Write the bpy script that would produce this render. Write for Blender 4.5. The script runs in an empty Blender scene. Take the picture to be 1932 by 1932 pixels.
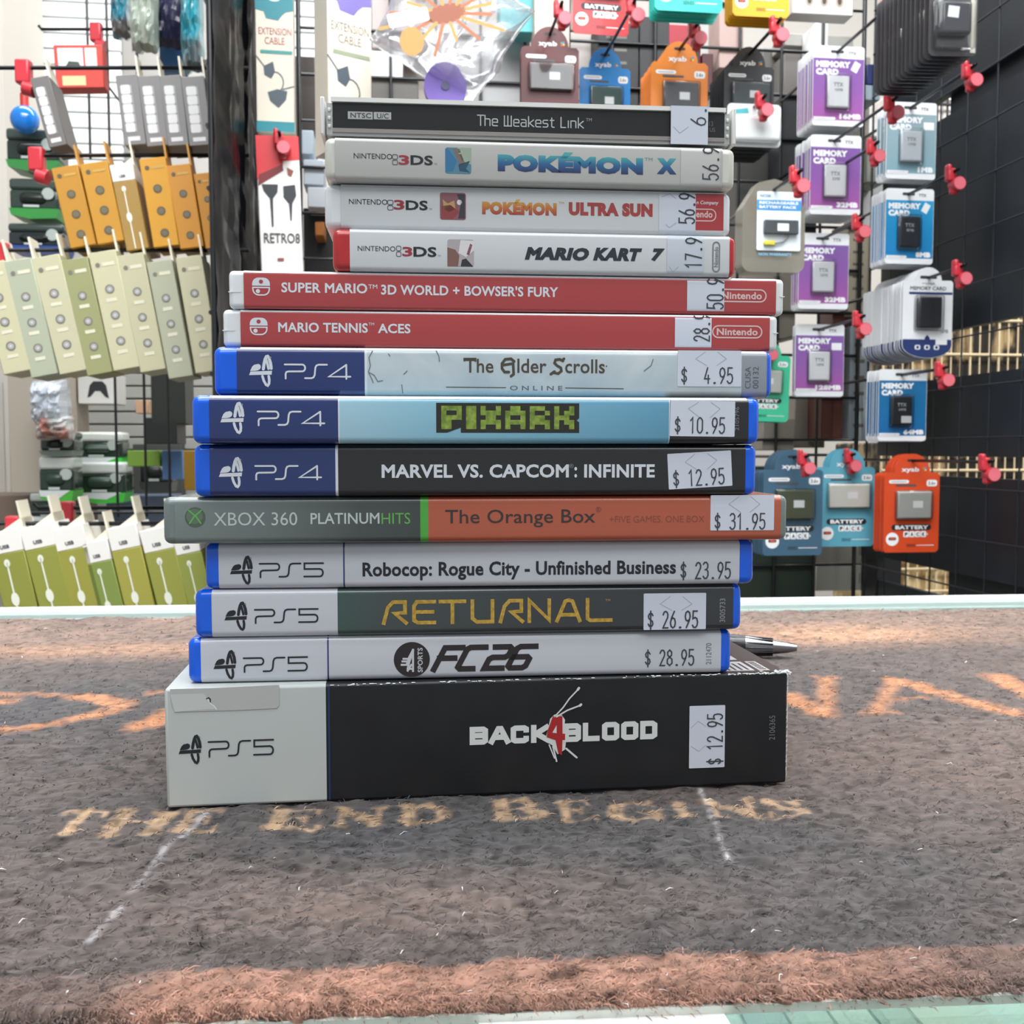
import bpy, bmesh, math, random
import numpy as np
from mathutils import Vector, Matrix

rnd = random.Random(7)
sc = bpy.context.scene
COL = sc.collection
R = math.radians

# ------------------------------------------------------------ camera, world, lights, exposure
F_PX = 1935.0
PITCH = R(3.43)
CAM_Z = 0.1078
cam = bpy.data.cameras.new('camera')
cam.sensor_width = 36.0
cam.lens = 36.0 * F_PX / 1932.0
cam.clip_start = 0.01
cam.clip_end = 60
cam.dof.use_dof = True
cam.dof.focus_distance = 0.315
cam.dof.aperture_fstop = 46
cam_ob = bpy.data.objects.new('camera', cam)
COL.objects.link(cam_ob)
cam_ob.location = (0, 0, CAM_Z)
cam_ob.rotation_euler = (math.pi / 2 - PITCH, 0, 0)
sc.camera = cam_ob

world = bpy.data.worlds.new('world')
sc.world = world
world.use_nodes = True
world.node_tree.nodes['Background'].inputs[0].default_value = (0.93, 0.97, 1.0, 1)
world.node_tree.nodes['Background'].inputs[1].default_value = 0.44

YAW = R(7.0)
U = Vector((math.cos(YAW), math.sin(YAW), 0))
V = Vector((-math.sin(YAW), math.cos(YAW), 0))


def area(name, loc, size, size_y, power, rot=(0, 0, 0), color=(1, 1, 1)):
    l = bpy.data.lights.new(name, 'AREA')
    l.shape = 'RECTANGLE'
    l.size = size
    l.size_y = size_y
    l.energy = power
    l.color = color
    o = bpy.data.objects.new(name, l)
    COL.objects.link(o)
    o.location = loc
    o.rotation_euler = rot
    return o


area('ceiling_and_fill_light', (0.1, 0.75, 1.75), 1.6, 0.1, 15, (0, 0, YAW), (0.95, 0.98, 1.0))
area('ceiling_and_fill_light', (-0.2, 2.3, 2.0), 2.6, 0.35, 44, (R(-12), 0, YAW), (0.97, 0.99, 1.0))
area('ceiling_and_fill_light', (0.1, 0.55, 1.75), 2.6, 0.35, 23, (R(52), 0, YAW), (0.97, 0.99, 1.0))  # added fill lamp, tilted to brighten only the goods behind the stack
area('ceiling_and_fill_light', (0.0, 0.2, 1.8), 1.8, 1.0, 40, (R(12), 0, YAW), (0.96, 0.98, 1.0))
area('ceiling_and_fill_light', (0.0, -0.8, 1.6), 2.2, 0.6, 21, (R(52), 0, YAW), (0.96, 0.98, 1.0))
area('ceiling_and_fill_light', (1.35, 0.9, 1.4), 0.5, 0.3, 22, (R(55), 0, YAW), (1.0, 0.97, 0.92))  # added fill lamp, brightens the racks seen between the dark boards

sc.view_settings.view_transform = 'Standard'
sc.view_settings.look = 'None'
sc.view_settings.gamma = 1.0
sc.view_settings.use_curve_mapping = False
sc.view_settings.exposure = 0.0

# ------------------------------------------------------------ pixels of the photograph -> rays
FW = Vector((0, math.cos(PITCH), -math.sin(PITCH)))
UP = Vector((0, math.sin(PITCH), math.cos(PITCH)))
CAM = Vector((0, 0, CAM_Z))


def ray(px, py):
    return FW + Vector((1, 0, 0)) * ((px - 966) / F_PX) + UP * ((966 - py) / F_PX)


def at(px, py, v):
    """point seen at a pixel on the plane v metres away along the shop's depth axis"""
    d = ray(px, py)
    return CAM + d * (v / d.dot(V))


def ground(px, py, z=0.0):
    d = ray(px, py)
    return CAM + d * ((z - CAM_Z) / d.z)


def kk(px, py, v):
    """metres per pixel there"""
    return (v / ray(px, py).dot(V)) / F_PX


# ------------------------------------------------------------ materials
def lin(h):
    h = h.lstrip('#')
    c = [int(h[i:i + 2], 16) / 255 for i in (0, 2, 4)]
    return tuple((x / 12.92 if x <= 0.04045 else ((x + 0.055) / 1.055) ** 2.4) for x in c) + (1.0,)


MATS = {}


def M(hexc, rough=0.5, metal=0.0, coat=0.0, spec=0.5, trans=0.0, sub=0.0, key=''):
    k = (hexc, rough, metal, coat, spec, trans, sub, key)
    if k in MATS:
        return MATS[k]
    m = bpy.data.materials.new('mat_' + hexc.strip('#') + key)
    m.use_nodes = True
    b = m.node_tree.nodes['Principled BSDF']
    b.inputs['Base Color'].default_value = lin(hexc)
    b.inputs['Roughness'].default_value = rough
    b.inputs['Metallic'].default_value = metal
    b.inputs['Coat Weight'].default_value = coat
    b.inputs['Coat Roughness'].default_value = 0.07
    b.inputs['Specular IOR Level'].default_value = spec
    b.inputs['Transmission Weight'].default_value = trans
    if sub:
        b.inputs['Subsurface Weight'].default_value = sub
        b.inputs['Subsurface Radius'].default_value = (0.004, 0.004, 0.006)
        b.inputs['Subsurface Scale'].default_value = 1.0
    MATS[k] = m
    return m


def Mnoise(hex1, hex2, scale, rough=0.5, coat=0.0, detail=4, lo=0.35, hi=0.65, bump=0.0, name='print', dist=0.0, stretch=(1, 1, 1)):
    m = bpy.data.materials.new(name)
    m.use_nodes = True
    nt = m.node_tree
    b = nt.nodes['Principled BSDF']
    tc = nt.nodes.new('ShaderNodeTexCoord')
    mp = nt.nodes.new('ShaderNodeMapping')
    mp.inputs['Scale'].default_value = stretch
    nz = nt.nodes.new('ShaderNodeTexNoise')
    nz.inputs['Scale'].default_value = scale
    nz.inputs['Detail'].default_value = detail
    nz.inputs['Distortion'].default_value = dist
    cr = nt.nodes.new('ShaderNodeValToRGB')
    cr.color_ramp.elements[0].position = lo
    cr.color_ramp.elements[1].position = hi
    cr.color_ramp.elements[0].color = lin(hex1)
    cr.color_ramp.elements[1].color = lin(hex2)
    nt.links.new(tc.outputs['Object'], mp.inputs[0])
    nt.links.new(mp.outputs[0], nz.inputs['Vector'])
    nt.links.new(nz.outputs['Fac'], cr.inputs[0])
    nt.links.new(cr.outputs[0], b.inputs['Base Color'])
    b.inputs['Roughness'].default_value = rough
    b.inputs['Coat Weight'].default_value = coat
    if bump:
        bp = nt.nodes.new('ShaderNodeBump')
        bp.inputs['Strength'].default_value = bump
        bp.inputs['Distance'].default_value = 0.001
        nt.links.new(nz.outputs['Fac'], bp.inputs['Height'])
        nt.links.new(bp.outputs[0], b.inputs['Normal'])
    return m


def Mgrad(stops, axis, lo, hi, rough=0.4, coat=0.0, name='printed_blend'):
    """a printed colour blend along one of the object's own axes; stops = [(pos, hex)]"""
    m = bpy.data.materials.new(name)
    m.use_nodes = True
    nt = m.node_tree
    b = nt.nodes['Principled BSDF']
    tc = nt.nodes.new('ShaderNodeTexCoord')
    sp = nt.nodes.new('ShaderNodeSeparateXYZ')
    mr = nt.nodes.new('ShaderNodeMapRange')
    mr.inputs['From Min'].default_value = lo
    mr.inputs['From Max'].default_value = hi
    cr = nt.nodes.new('ShaderNodeValToRGB')
    el = cr.color_ramp.elements
    while len(el) < len(stops):
        el.new(0.5)
    for e, (p, h) in zip(el, stops):
        e.position = p
        e.color = lin(h)
    nt.links.new(tc.outputs['Object'], sp.inputs[0])
    nt.links.new(sp.outputs['XYZ'.index(axis)], mr.inputs['Value'])
    nt.links.new(mr.outputs[0], cr.inputs[0])
    nt.links.new(cr.outputs[0], b.inputs['Base Color'])
    b.inputs['Roughness'].default_value = rough
    b.inputs['Coat Weight'].default_value = coat
    b.inputs['Coat Roughness'].default_value = 0.07
    return m


def Mclear(tint='#f4f8fa', gloss=0.10, rough=0.08, name='clear_plastic', body=0.0, bodycol='#e8eef0'):
    """thin clear plastic: see-through with a fresnel sheen and some milky body"""
    m = bpy.data.materials.new(name)
    m.use_nodes = True
    nt = m.node_tree
    for n in list(nt.nodes):
        if n.type == 'BSDF_PRINCIPLED':
            nt.nodes.remove(n)
    out = nt.nodes['Material Output']
    tr = nt.nodes.new('ShaderNodeBsdfTransparent')
    tr.inputs[0].default_value = lin(tint)
    gl = nt.nodes.new('ShaderNodeBsdfGlossy')
    gl.inputs['Roughness'].default_value = rough
    di = nt.nodes.new('ShaderNodeBsdfDiffuse')
    di.inputs[0].default_value = lin(bodycol)
    m1 = nt.nodes.new('ShaderNodeMixShader')
    m1.inputs[0].default_value = body
    fr = nt.nodes.new('ShaderNodeLayerWeight')
    fr.inputs['Blend'].default_value = 0.35
    mm = nt.nodes.new('ShaderNodeMath')
    mm.operation = 'MULTIPLY_ADD'
    mm.inputs[1].default_value = 0.55
    mm.inputs[2].default_value = gloss
    nt.links.new(fr.outputs['Fresnel'], mm.inputs[0])
    m2 = nt.nodes.new('ShaderNodeMixShader')
    nt.links.new(tr.outputs[0], m1.inputs[1])
    nt.links.new(di.outputs[0], m1.inputs[2])
    nt.links.new(mm.outputs[0], m2.inputs[0])
    nt.links.new(m1.outputs[0], m2.inputs[1])
    nt.links.new(gl.outputs[0], m2.inputs[2])
    nt.links.new(m2.outputs[0], out.inputs['Surface'])
    return m


# ------------------------------------------------------------ mesh builder
TXT = {}


def glyphs(s, bold):
    """flat letter shapes of a string: (points n x 2, faces)"""
    k = (s, bold)
    if k in TXT:
        return TXT[k]
    c = bpy.data.curves.new('lettering', 'FONT')
    c.body = s
    c.resolution_u = 3
    if bold:
        c.bevel_depth = bold
        c.bevel_resolution = 0
        c.space_character = 1 + bold * 1.3
    o = bpy.data.objects.new('lettering', c)
    me = bpy.data.meshes.new_from_object(o)
    pts = np.array([v.co[:] for v in me.vertices]).reshape(-1, 3)
    fs = [tuple(p.vertices) for p in me.polygons if p.normal.z > 0.05]
    bpy.data.objects.remove(o)
    bpy.data.curves.remove(c)
    bpy.data.meshes.remove(me)
    used = sorted({i for f in fs for i in f})
    ix = {a: b for b, a in enumerate(used)}
    pts = pts[used][:, :2]
    fs = [tuple(ix[i] for i in f) for f in fs]
    TXT[k] = (pts, fs)
    return TXT[k]


def rrect(x0, x1, z0, z1, r, n=4):
    r = min(r, (x1 - x0) / 2, (z1 - z0) / 2)
    out = []
    for cx, cz, a0 in ((x1 - r, z1 - r, 0), (x0 + r, z1 - r, 90), (x0 + r, z0 + r, 180), (x1 - r, z0 + r, 270)):
        for i in range(n + 1):
            a = R(a0 + 90 * i / n)
            out.append((cx + r * math.cos(a), cz + r * math.sin(a)))
    return out


def ngon(cx, cz, rx, rz=None, n=20, rot=0):
    rz = rz or rx
    return [(cx + rx * math.cos(2 * math.pi * i / n + rot), cz + rz * math.sin(2 * math.pi * i / n + rot)) for i in range(n)]


class MB:
    def __init__(self):
        self.v, self.f, self.m, self.s, self.mats = [], [], [], [], []
        self.sn = 0

    def mi(self, mat):
        if mat not in self.mats:
            self.mats.append(mat)
        return self.mats.index(mat)

    def add(self, vs, fs, mat, T=None, smooth=False):
        b = len(self.v)
        if T is not None:
            vs = [T @ Vector(p) for p in vs]
        self.v.extend([tuple(p) for p in vs])
        i = self.mi(mat)
        for f in fs:
            self.f.append(tuple(b + k for k in f))
            self.m.append(i)
            self.s.append(smooth)
        return self

    def share(self, vs, fs, mat, T, smooth, again):
        """add faces; when again, on the points added by the call before"""
        if not again:
            self.add(vs, fs, mat, T, smooth)
            return
        b = len(self.v) - len(vs)
        i = self.mi(mat)
        for f in fs:
            self.f.append(tuple(b + k for k in f))
            self.m.append(i)
            self.s.append(smooth)

    def box(self, x0, x1, y0, y1, z0, z1, mat, T=None):
        vs = [(x, y, z) for x in (x0, x1) for y in (y0, y1) for z in (z0, z1)]
        fs = [(0, 1, 3, 2), (4, 6, 7, 5), (0, 4, 5, 1), (2, 3, 7, 6), (0, 2, 6, 4), (1, 5, 7, 3)]
        return self.add(vs, fs, mat, T)

    def rbox(self, x0, x1, y0, y1, z0, z1, r, mat, seg=3, T=None):
        bm = bmesh.new()
        bmesh.ops.create_cube(bm, size=1)
        for v in bm.verts:
            v.co = Vector(((x0 + x1) / 2 + v.co.x * (x1 - x0), (y0 + y1) / 2 + v.co.y * (y1 - y0), (z0 + z1) / 2 + v.co.z * (z1 - z0)))
        bmesh.ops.bevel(bm, geom=list(bm.edges), offset=r, segments=seg, affect='EDGES', profile=0.5)
        bm.verts.index_update()
        bm.normal_update()
        vs = [v.co.copy() for v in bm.verts]
        for smooth in (False, True):
            fs = [tuple(v.index for v in f.verts) for f in bm.faces if (max(abs(c) for c in f.normal) < 0.9999) == smooth]
            self.share(vs, fs, mat, T, smooth, smooth)
        bm.free()
        return self

    def prism(self, pts, y0, y1, mat, T=None, side=None, smooth=False):
        """a flat outline in x,z (counter-clockwise) extruded from y0 (front) to y1"""
        n = len(pts)
        vs = [(x, y0, z) for x, z in pts] + [(x, y1, z) for x, z in pts]
        self.add(vs, [tuple(range(n)), tuple(range(2 * n - 1, n - 1, -1))], mat, T)
        self.add(vs, [(i, i + n, (i + 1) % n + n, (i + 1) % n) for i in range(n)], side or mat, T, smooth)
        return self

    def poly(self, pts, y, mat, T=None):
        return self.add([(x, y, z) for x, z in pts], [tuple(range(len(pts)))], mat, T)

    def rect(self, x0, x1, z0, z1, y, mat, T=None):
        return self.poly([(x0, z0), (x1, z0), (x1, z1), (x0, z1)], y, mat, T)

    def cyl(self, p0, p1, r0, mat, r1=None, n=10, T=None, caps=True):
        p0, p1 = Vector(p0), Vector(p1)
        r1 = r0 if r1 is None else r1
        d = (p1 - p0).normalized()
        a = d.orthogonal().normalized()
        b = d.cross(a)
        vs = []
        for p, r in ((p0, r0), (p1, r1)):
            vs += [p + (a * math.cos(2 * math.pi * i / n) + b * math.sin(2 * math.pi * i / n)) * r for i in range(n)]
        self.add(vs, [(i, (i + 1) % n, (i + 1) % n + n, i + n) for i in range(n)], mat, T, True)
        if caps:
            self.add(vs, [tuple(range(n - 1, -1, -1)), tuple(range(n, 2 * n))], mat, T)
        return self

    def tube(self, path, r, mat, n=8, T=None):
        P = [Vector(p) for p in path]
        vs, fs = [], []
        a = None
        for i, p in enumerate(P):
            d = (P[min(i + 1, len(P) - 1)] - P[max(i - 1, 0)]).normalized()
            a = d.orthogonal().normalized() if a is None else (a - d * a.dot(d)).normalized()
            b = d.cross(a)
            vs += [p + (a * math.cos(2 * math.pi * k / n) + b * math.sin(2 * math.pi * k / n)) * r for k in range(n)]
        for i in range(len(P) - 1):
            for k in range(n):
                fs.append((i * n + k, i * n + (k + 1) % n, (i + 1) * n + (k + 1) % n, (i + 1) * n + k))
        fs += [tuple(range(n - 1, -1, -1)), tuple(range((len(P) - 1) * n, len(P) * n))]
        return self.add(vs, fs, mat, T, True)

    def stroke(self, lines, w, y, mat, rnd_=True, T=None, f=None):
        """flat mitred pen strokes in x,z; lines = polylines; each line lies a hair in front of the last"""
        for li, ln in enumerate(lines):
            P = []
            for p in ln:
                q = Vector(f(p) if f else p).to_2d()
                if not P or (q - P[-1]).length > 1e-7:
                    P.append(q)
            if len(P) < 2:
                continue
            closed = len(P) > 3 and (P[0] - P[-1]).length < 1e-6
            yy = y - (self.sn % 9) * 5e-6
            self.sn += 1
            n = len(P)
            L, Rr = [], []
            for i in range(n):
                d0 = (P[i] - P[i - 1]) if i > 0 else ((P[0] - P[-2]) if closed else None)
                d1 = (P[i + 1] - P[i]) if i < n - 1 else ((P[1] - P[0]) if closed else None)
                d0 = d0.normalized() if d0 is not None else None
                d1 = d1.normalized() if d1 is not None else None
                if d0 is None or d1 is None:
                    d = d1 or d0
                    e = Vector((-d.y, d.x)) * (w / 2)
                    c = P[i]
                    if not rnd_:
                        c = c + d * (w / 2) * (-1 if d0 is None else 1)
                    L.append(c + e)
                    Rr.append(c - e)
                else:
                    t = d0 + d1
                    if t.length < 1e-4:
                        t = d0
                    t.normalize()
                    nn = Vector((-t.y, t.x))
                    k = max(0.45, nn.dot(Vector((-d0.y, d0.x))))
                    L.append(P[i] + nn * (w / 2 / k))
                    Rr.append(P[i] - nn * (w / 2 / k))
            vs = [(p.x, yy, p.y) for p in L] + [(p.x, yy, p.y) for p in Rr]
            self.add(vs, [(n + i, n + i + 1, i + 1, i) for i in range(n - 1)], mat, T)
            if rnd_ and not closed:
                for c, d in ((P[0], P[0] - P[1]), (P[-1], P[-1] - P[-2])):
                    a0 = math.atan2(d.y, d.x)
                    self.poly([(c.x + w / 2 * math.cos(a0 + R(t)), c.y + w / 2 * math.sin(a0 + R(t))) for t in (-90, -50, -15, 15, 50, 90)], yy, mat, T)
        return self

    def text(self, s, x0, x1, z0, z1, y, mat, bold=0.0, rot=0, shear=0.0, T=None, keep=False, clip=None):
        """letters fitted into the x,z box; rot=90 reads upwards; keep = natural width, centred"""
        pts, fs = glyphs(s, bold)
        if not len(pts):
            return self
        lo, hi = pts.min(0), pts.max(0)
        q = (pts - lo) / (hi - lo)
        if keep:
            asp = (hi - lo)[0] / (hi - lo)[1]
            w = (z1 - z0) * asp
            if w < (x1 - x0):
                c = (x0 + x1) / 2
                x0, x1 = c - w / 2, c + w / 2
        if rot == 90:
            X = x1 - q[:, 1] * (x1 - x0)
            Z = z0 + q[:, 0] * (z1 - z0)
        else:
            Z = z0 + q[:, 1] * (z1 - z0)
            X = x0 + q[:, 0] * (x1 - x0) + shear * (q[:, 1] - 0.5) * (z1 - z0)
        self.add([(float(a), y, float(b)) for a, b in zip(X, Z)], fs, mat, T)
        return self

    def build(self, name, parent=None, smooth_angle=None):
        me = bpy.data.meshes.new(name)
        me.from_pydata(self.v, [], self.f)
        for m in self.mats:
            me.materials.append(m)
        me.polygons.foreach_set('material_index', self.m)
        me.polygons.foreach_set('use_smooth', self.s)
        me.update()
        o = bpy.data.objects.new(name, me)
        COL.objects.link(o)
        if parent is not None:
            o.parent = parent
        return o


def tag(o, label, cat, group=None):
    o['label'] = label
    o['category'] = cat
    if group:
        o['group'] = group
    return o


def structure(o):
    o['kind'] = 'structure'
    return o


def thing(name, label, cat, T=None, group=None):
    o = bpy.data.objects.new(name, None)
    o.empty_display_size = 0.02
    COL.objects.link(o)
    if T is not None:
        o.matrix_world = T
    return tag(o, label, cat, group)


def dup(root, T, label=None, group=None):
    """a copy of a thing with copies of its parts and sub-parts"""
    def cp(o, parent):
        c = o.copy()
        COL.objects.link(c)
        if parent is not None:
            c.parent = parent
        for ch in KIDS.get(o, []):
            cp(ch, c)
        return c
    KIDS.clear()
    for o in COL.objects:
        if o.parent is not None:
            KIDS.setdefault(o.parent, []).append(o)
    c = cp(root, None)
    c.matrix_world = T
    if label:
        c['label'] = label
    if group:
        c['group'] = group
    return c


KIDS = {}


def TT(p, yaw=0.0, lean=0.0, pitch=0.0):
    return Matrix.Translation(p) @ Matrix.Rotation(yaw, 4, 'Z') @ Matrix.Rotation(lean, 4, 'Y') @ Matrix.Rotation(pitch, 4, 'X')


# price digits: thin rounded strokes on a 4 x 7 cell
DIG = {
    '0': [[(1, 0.4), (0.2, 1.4), (0.2, 5.6), (1, 6.6), (2, 7), (3, 6.6), (3.8, 5.6), (3.8, 1.4), (3, 0.4), (2, 0), (1, 0.4)]],
    '1': [[(0.6, 5.6), (2.1, 7), (2.1, 0)]],
    '2': [[(0.3, 5.6), (1, 6.7), (2, 7), (3, 6.7), (3.7, 5.7), (3.5, 4.4), (0.2, 0), (3.8, 0)]],
    '3': [[(0.3, 6.2), (1.2, 7), (2.6, 7), (3.5, 6.1), (3.5, 4.8), (2.6, 3.9), (1.6, 3.8)], [(2.6, 3.9), (3.7, 3), (3.7, 1.2), (2.7, 0.1), (1.2, 0), (0.2, 0.9)]],
    '4': [[(2.3, 7), (0.2, 2), (3.8, 2)], [(2.8, 3.6), (2.8, 0)]],
    '5': [[(3.5, 7), (0.6, 7), (0.4, 3.8), (2, 4.3), (3.3, 3.8), (3.8, 2.3), (3.4, 0.8), (2.2, 0), (1, 0.1), (0.1, 1)]],
    '6': [[(3, 7), (1, 4.2), (0.2, 2.2), (0.7, 0.6), (2, 0), (3.3, 0.6), (3.8, 2.2), (3.3, 3.7), (2, 4.2), (0.8, 3.6)]],
    '7': [[(0.2, 7), (3.8, 7), (1.4, 0)]],
    '8': [[(2, 3.8), (0.6, 4.6), (0.5, 6), (2, 7), (3.5, 6), (3.4, 4.6), (2, 3.8), (0.3, 2.8), (0.2, 1), (2, 0), (3.8, 1), (3.7, 2.8), (2, 3.8)]],
    '9': [[(1, 0), (3, 2.8), (3.8, 4.8), (3.3, 6.4), (2, 7), (0.7, 6.4), (0.2, 4.8), (0.7, 3.3), (2, 2.8), (3.2, 3.4)]],
    '.': [[(1.7, 0.1), (2.1, 0.1)]],
    '$': [[(3.6, 5.3), (2.8, 6.1), (1.2, 6.1), (0.4, 5.2), (0.7, 4.1), (3.3, 2.8), (3.6, 1.7), (2.8, 0.8), (1.2, 0.8), (0.3, 1.7)], [(2, 7.2), (2, -0.5)]],
    ' ': [],
}


def price(mb, s, x0, x1, z0, z1, y, mat, rot=0, clip=None, wt=0.62):
    """printed price; rot=90 reads upwards with x1 as its foot; clip = highest z kept"""
    n = len(s)
    adv = 5.4
    tot = adv * n - 1.4
    if rot == 90:
        sc_ = (x1 - x0) / 7
        f = lambda i: (lambda p: (x1 - p[1] * sc_, z0 + (i * adv + p[0]) / tot * (z1 - z0)))
    else:
        sc_ = (z1 - z0) / 7
        f = lambda i: (lambda p: (x0 + (i * adv + p[0]) / tot * (x1 - x0), z0 + p[1] * sc_))
    for i, ch in enumerate(s):
        lines = [[f(i)(p) for p in ln] for ln in DIG[ch]]
        if clip is not None:
            cl = []
            for ln in lines:
                cur = []
                for a, b in zip(ln, ln[1:]):
                    if a[1] <= clip and b[1] <= clip:
                        cur = cur or [a]
                        cur.append(b)
                    elif a[1] <= clip or b[1] <= clip:
                        t = (clip - a[1]) / (b[1] - a[1])
                        mpt = (a[0] + (b[0] - a[0]) * t, clip)
                        if a[1] <= clip:
                            cl.append((cur or [a]) + [mpt])
                            cur = []
                        else:
                            cur = [mpt, b]
                if cur:
                    cl.append(cur)
            lines = cl
        mb.stroke(lines, sc_ * wt * (1.5 if ch == '.' else 1), y, mat)

# ------------------------------------------------------------ the stack of game cases
MM = 0.001


def solve(xl, xr, py, W, th):
    """front-face centre of a case W wide, turned by th, that spans xl..xr at height py"""
    d1, d2 = ray(xl, py), ray(xr, py)
    m1, m2 = d1.x / d1.y, d2.x / d2.y
    c, s = math.cos(th), math.sin(th)
    cy = (W * c - W / 2 * s * (m1 + m2)) / (m2 - m1)
    cx = m1 * (cy - W / 2 * s) + W / 2 * c
    return cx, cy


def zat(px, py, cx, cy):
    d = ray(px, py)
    return CAM_Z + d.z * cy / d.y


class Case:
    """frame of one case: local x along its spine, y into it, z up from its underside"""

    def __init__(self, key, xl, xr, py, W, th):
        self.W = W
        self.th = th
        self.cx, self.cy = solve(xl, xr, py, W, th)

    def place(self, z0, z1):
        self.z0, self.H = z0, z1 - z0
        self.T = Matrix.Translation((self.cx, self.cy, z0)) @ Matrix.Rotation(self.th, 4, 'Z')
        self.Ti = self.T.inverted()

    def p(self, px, py):
        o = self.Ti @ CAM
        d = self.Ti.to_3x3() @ ray(px, py)
        q = o - d * (o.y / d.y)
        return q.x, q.z

    def x(self, px, py=None):
        return self.p(px, py if py is not None else self.py)[0]

    def box(self, x0, x1, yt, yb):
        """pixel box -> local x0, x1, z0, z1 (height measured at the box's middle)"""
        ym, xm = (yt + yb) / 2, (x0 + x1) / 2
        return self.p(x0, ym)[0], self.p(x1, ym)[0], self.p(xm, yb)[1], self.p(xm, yt)[1]


SPEC = [  # name, px left, px right, px mid-height, width, yaw degrees, px of its top edge at mid-width
    ('bfb', 312, 1485, 1393, None, 7.0, 1283),
    ('fc', 353, 1381, 1240, 0.170, 5.2, 1196),
    ('ret', 366, 1400.5, 1151, 0.170, 4.8, 1107.5),
    ('robo', 385, 1424, 1066, 0.170, 4.2, 1021.5),
    ('xb', 306, 1487, 978, 0.190, 4.6, 936),
    ('mvc', 364, 1429, 888, 0.170, 4.8, 838.5),
    ('pix', 360, 1435, 792, 0.170, 5.2, 747.5),
    ('eso', 402, 1459, 702, 0.170, 4.9, 657.5),
    ('ten', 420, 1468, 623, 0.170, 5.0, 589.5),
    ('wor', 431, 1480, 552, 0.170, 5.4, 518),
    ('mk', 627, 1390, 478, 0.1235, 5.4, 437.5),
    ('us', 612, 1380, 393, 0.1245, 5.0, 354),
    ('px', 612, 1388, 310, 0.1245, 5.4, 268),
    ('wl', 604, 1389, 230, 0.1260, 4.8, 193),
]
CS = {}
z = 0.0
for key, xl, xr, py, W, th, ytop in SPEC:
    th = R(th)
    if W is None:
        # the lowest box: its width follows from the mat it stands on
        g = ground(966, 1500.5)
        W = 0.19
        for _ in range(20):
            cx, cy = solve(xl, xr, py, W, th)
            W *= g.y / cy
    c = Case(key, xl, xr, py, W, th)
    zt = zat(966, ytop, c.cx, c.cy)
    c.place(z, zt)
    c.py = py
    CS[key] = c
    z = zt + 0.00015
    print('case', key, 'W %.4f' % W, 'c %.4f %.4f' % (c.cx, c.cy), 'H %.4f' % c.H)

# shared print materials
BLUE = M('#005fe4', 0.18, coat=0.4)
NAVY = M('#0d2a68', 0.30, coat=1.0)
WHITE_P = M('#c6cad2', 0.36, coat=0.8)
INK = M('#22252b', 0.45)
INKW = M('#d3d9e0', 0.4)
GREYINK = M('#83898f', 0.5)
STICK = M('#ccd3df', 0.42)
SLIT = M('#a3abb8', 0.5)
PRICEINK = M('#3d4047', 0.6)
BLACKP = M('#17181b', 0.30, coat=0.7)
FILM = Mclear('#ffffff', 0.05, 0.1, 'clear_film')


def keep_case(c, mat, depth=0.135, r=2.4 * MM, left=5.4 * MM, right=3.8 * MM, core=None):
    """moulded case: two full-height rounded ends and a slightly recessed middle"""
    b = MB()
    W, H = c.W, c.H
    b.rbox(-W / 2, -W / 2 + left + 2.2 * MM, 0, depth, 0, H, r, mat, 4)
    b.rbox(W / 2 - right - 2.2 * MM, W / 2, 0, depth, 0, H, r, mat, 4)
    b.box(-W / 2 + left, W / 2 - right, 0.6 * MM, depth - 1 * MM, 0.6 * MM, H - 0.6 * MM, core or mat)
    b.box(-W / 2 + 0.6 * MM, -W / 2 + left, depth - 2 * MM, depth - 1 * MM, 2 * MM, H - 2 * MM, mat)
    return b


def sleeve(b, c, x0, x1, mat_at, r=2.0 * MM, depth=0.13, out=0.15 * MM, side=None):
    """paper wrap round the spine: flat front, rounded edges, running back above and below.
    mat_at = [(x_end, material)] from the left"""
    H = c.H
    prof = [(depth, 0.05 * MM)]
    for i in range(6):
        a = R(90 * i / 5)
        prof.append((-out + r - r * math.sin(a), 0.05 * MM + r - r * math.cos(a)))
    for i in range(6):
        a = R(90 * i / 5)
        prof.append((-out + r - r * math.cos(a), H - 0.05 * MM - r + r * math.sin(a)))
    prof.append((depth, H - 0.05 * MM))
    xs = x0
    for xe, m in mat_at:
        xe = min(xe, x1)
        vs = [(x, y, zz) for x in (xs, xe) for y, zz in prof]
        n = len(prof)
        b.add(vs, [(i + 1, i, i + n, i + n + 1) for i in range(n - 1)], m, None, True)
        xs = xe


def edge_highlight(c, x0, x1, root, r=2.0 * MM, out=0.15 * MM, a0=38, a1=66):
    """painted highlight: a pale strip added along the top edge of a spine"""
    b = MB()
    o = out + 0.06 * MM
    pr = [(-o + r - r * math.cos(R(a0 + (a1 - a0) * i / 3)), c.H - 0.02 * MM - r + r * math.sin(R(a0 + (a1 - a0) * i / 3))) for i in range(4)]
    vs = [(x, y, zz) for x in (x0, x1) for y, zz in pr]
    b.add(vs, [(i + 1, i, i + 4, i + 5) for i in range(3)], HIGHLIGHT, None, True)
    b.build('edge_highlight', root)


HIGHLIGHT = M('#e3e9ee', 0.2, coat=1.0)  # pale colour standing in for light caught on the spine edges
YF = -0.22 * MM   # print lies just on the paper
YS = -0.30 * MM   # stickers


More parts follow.
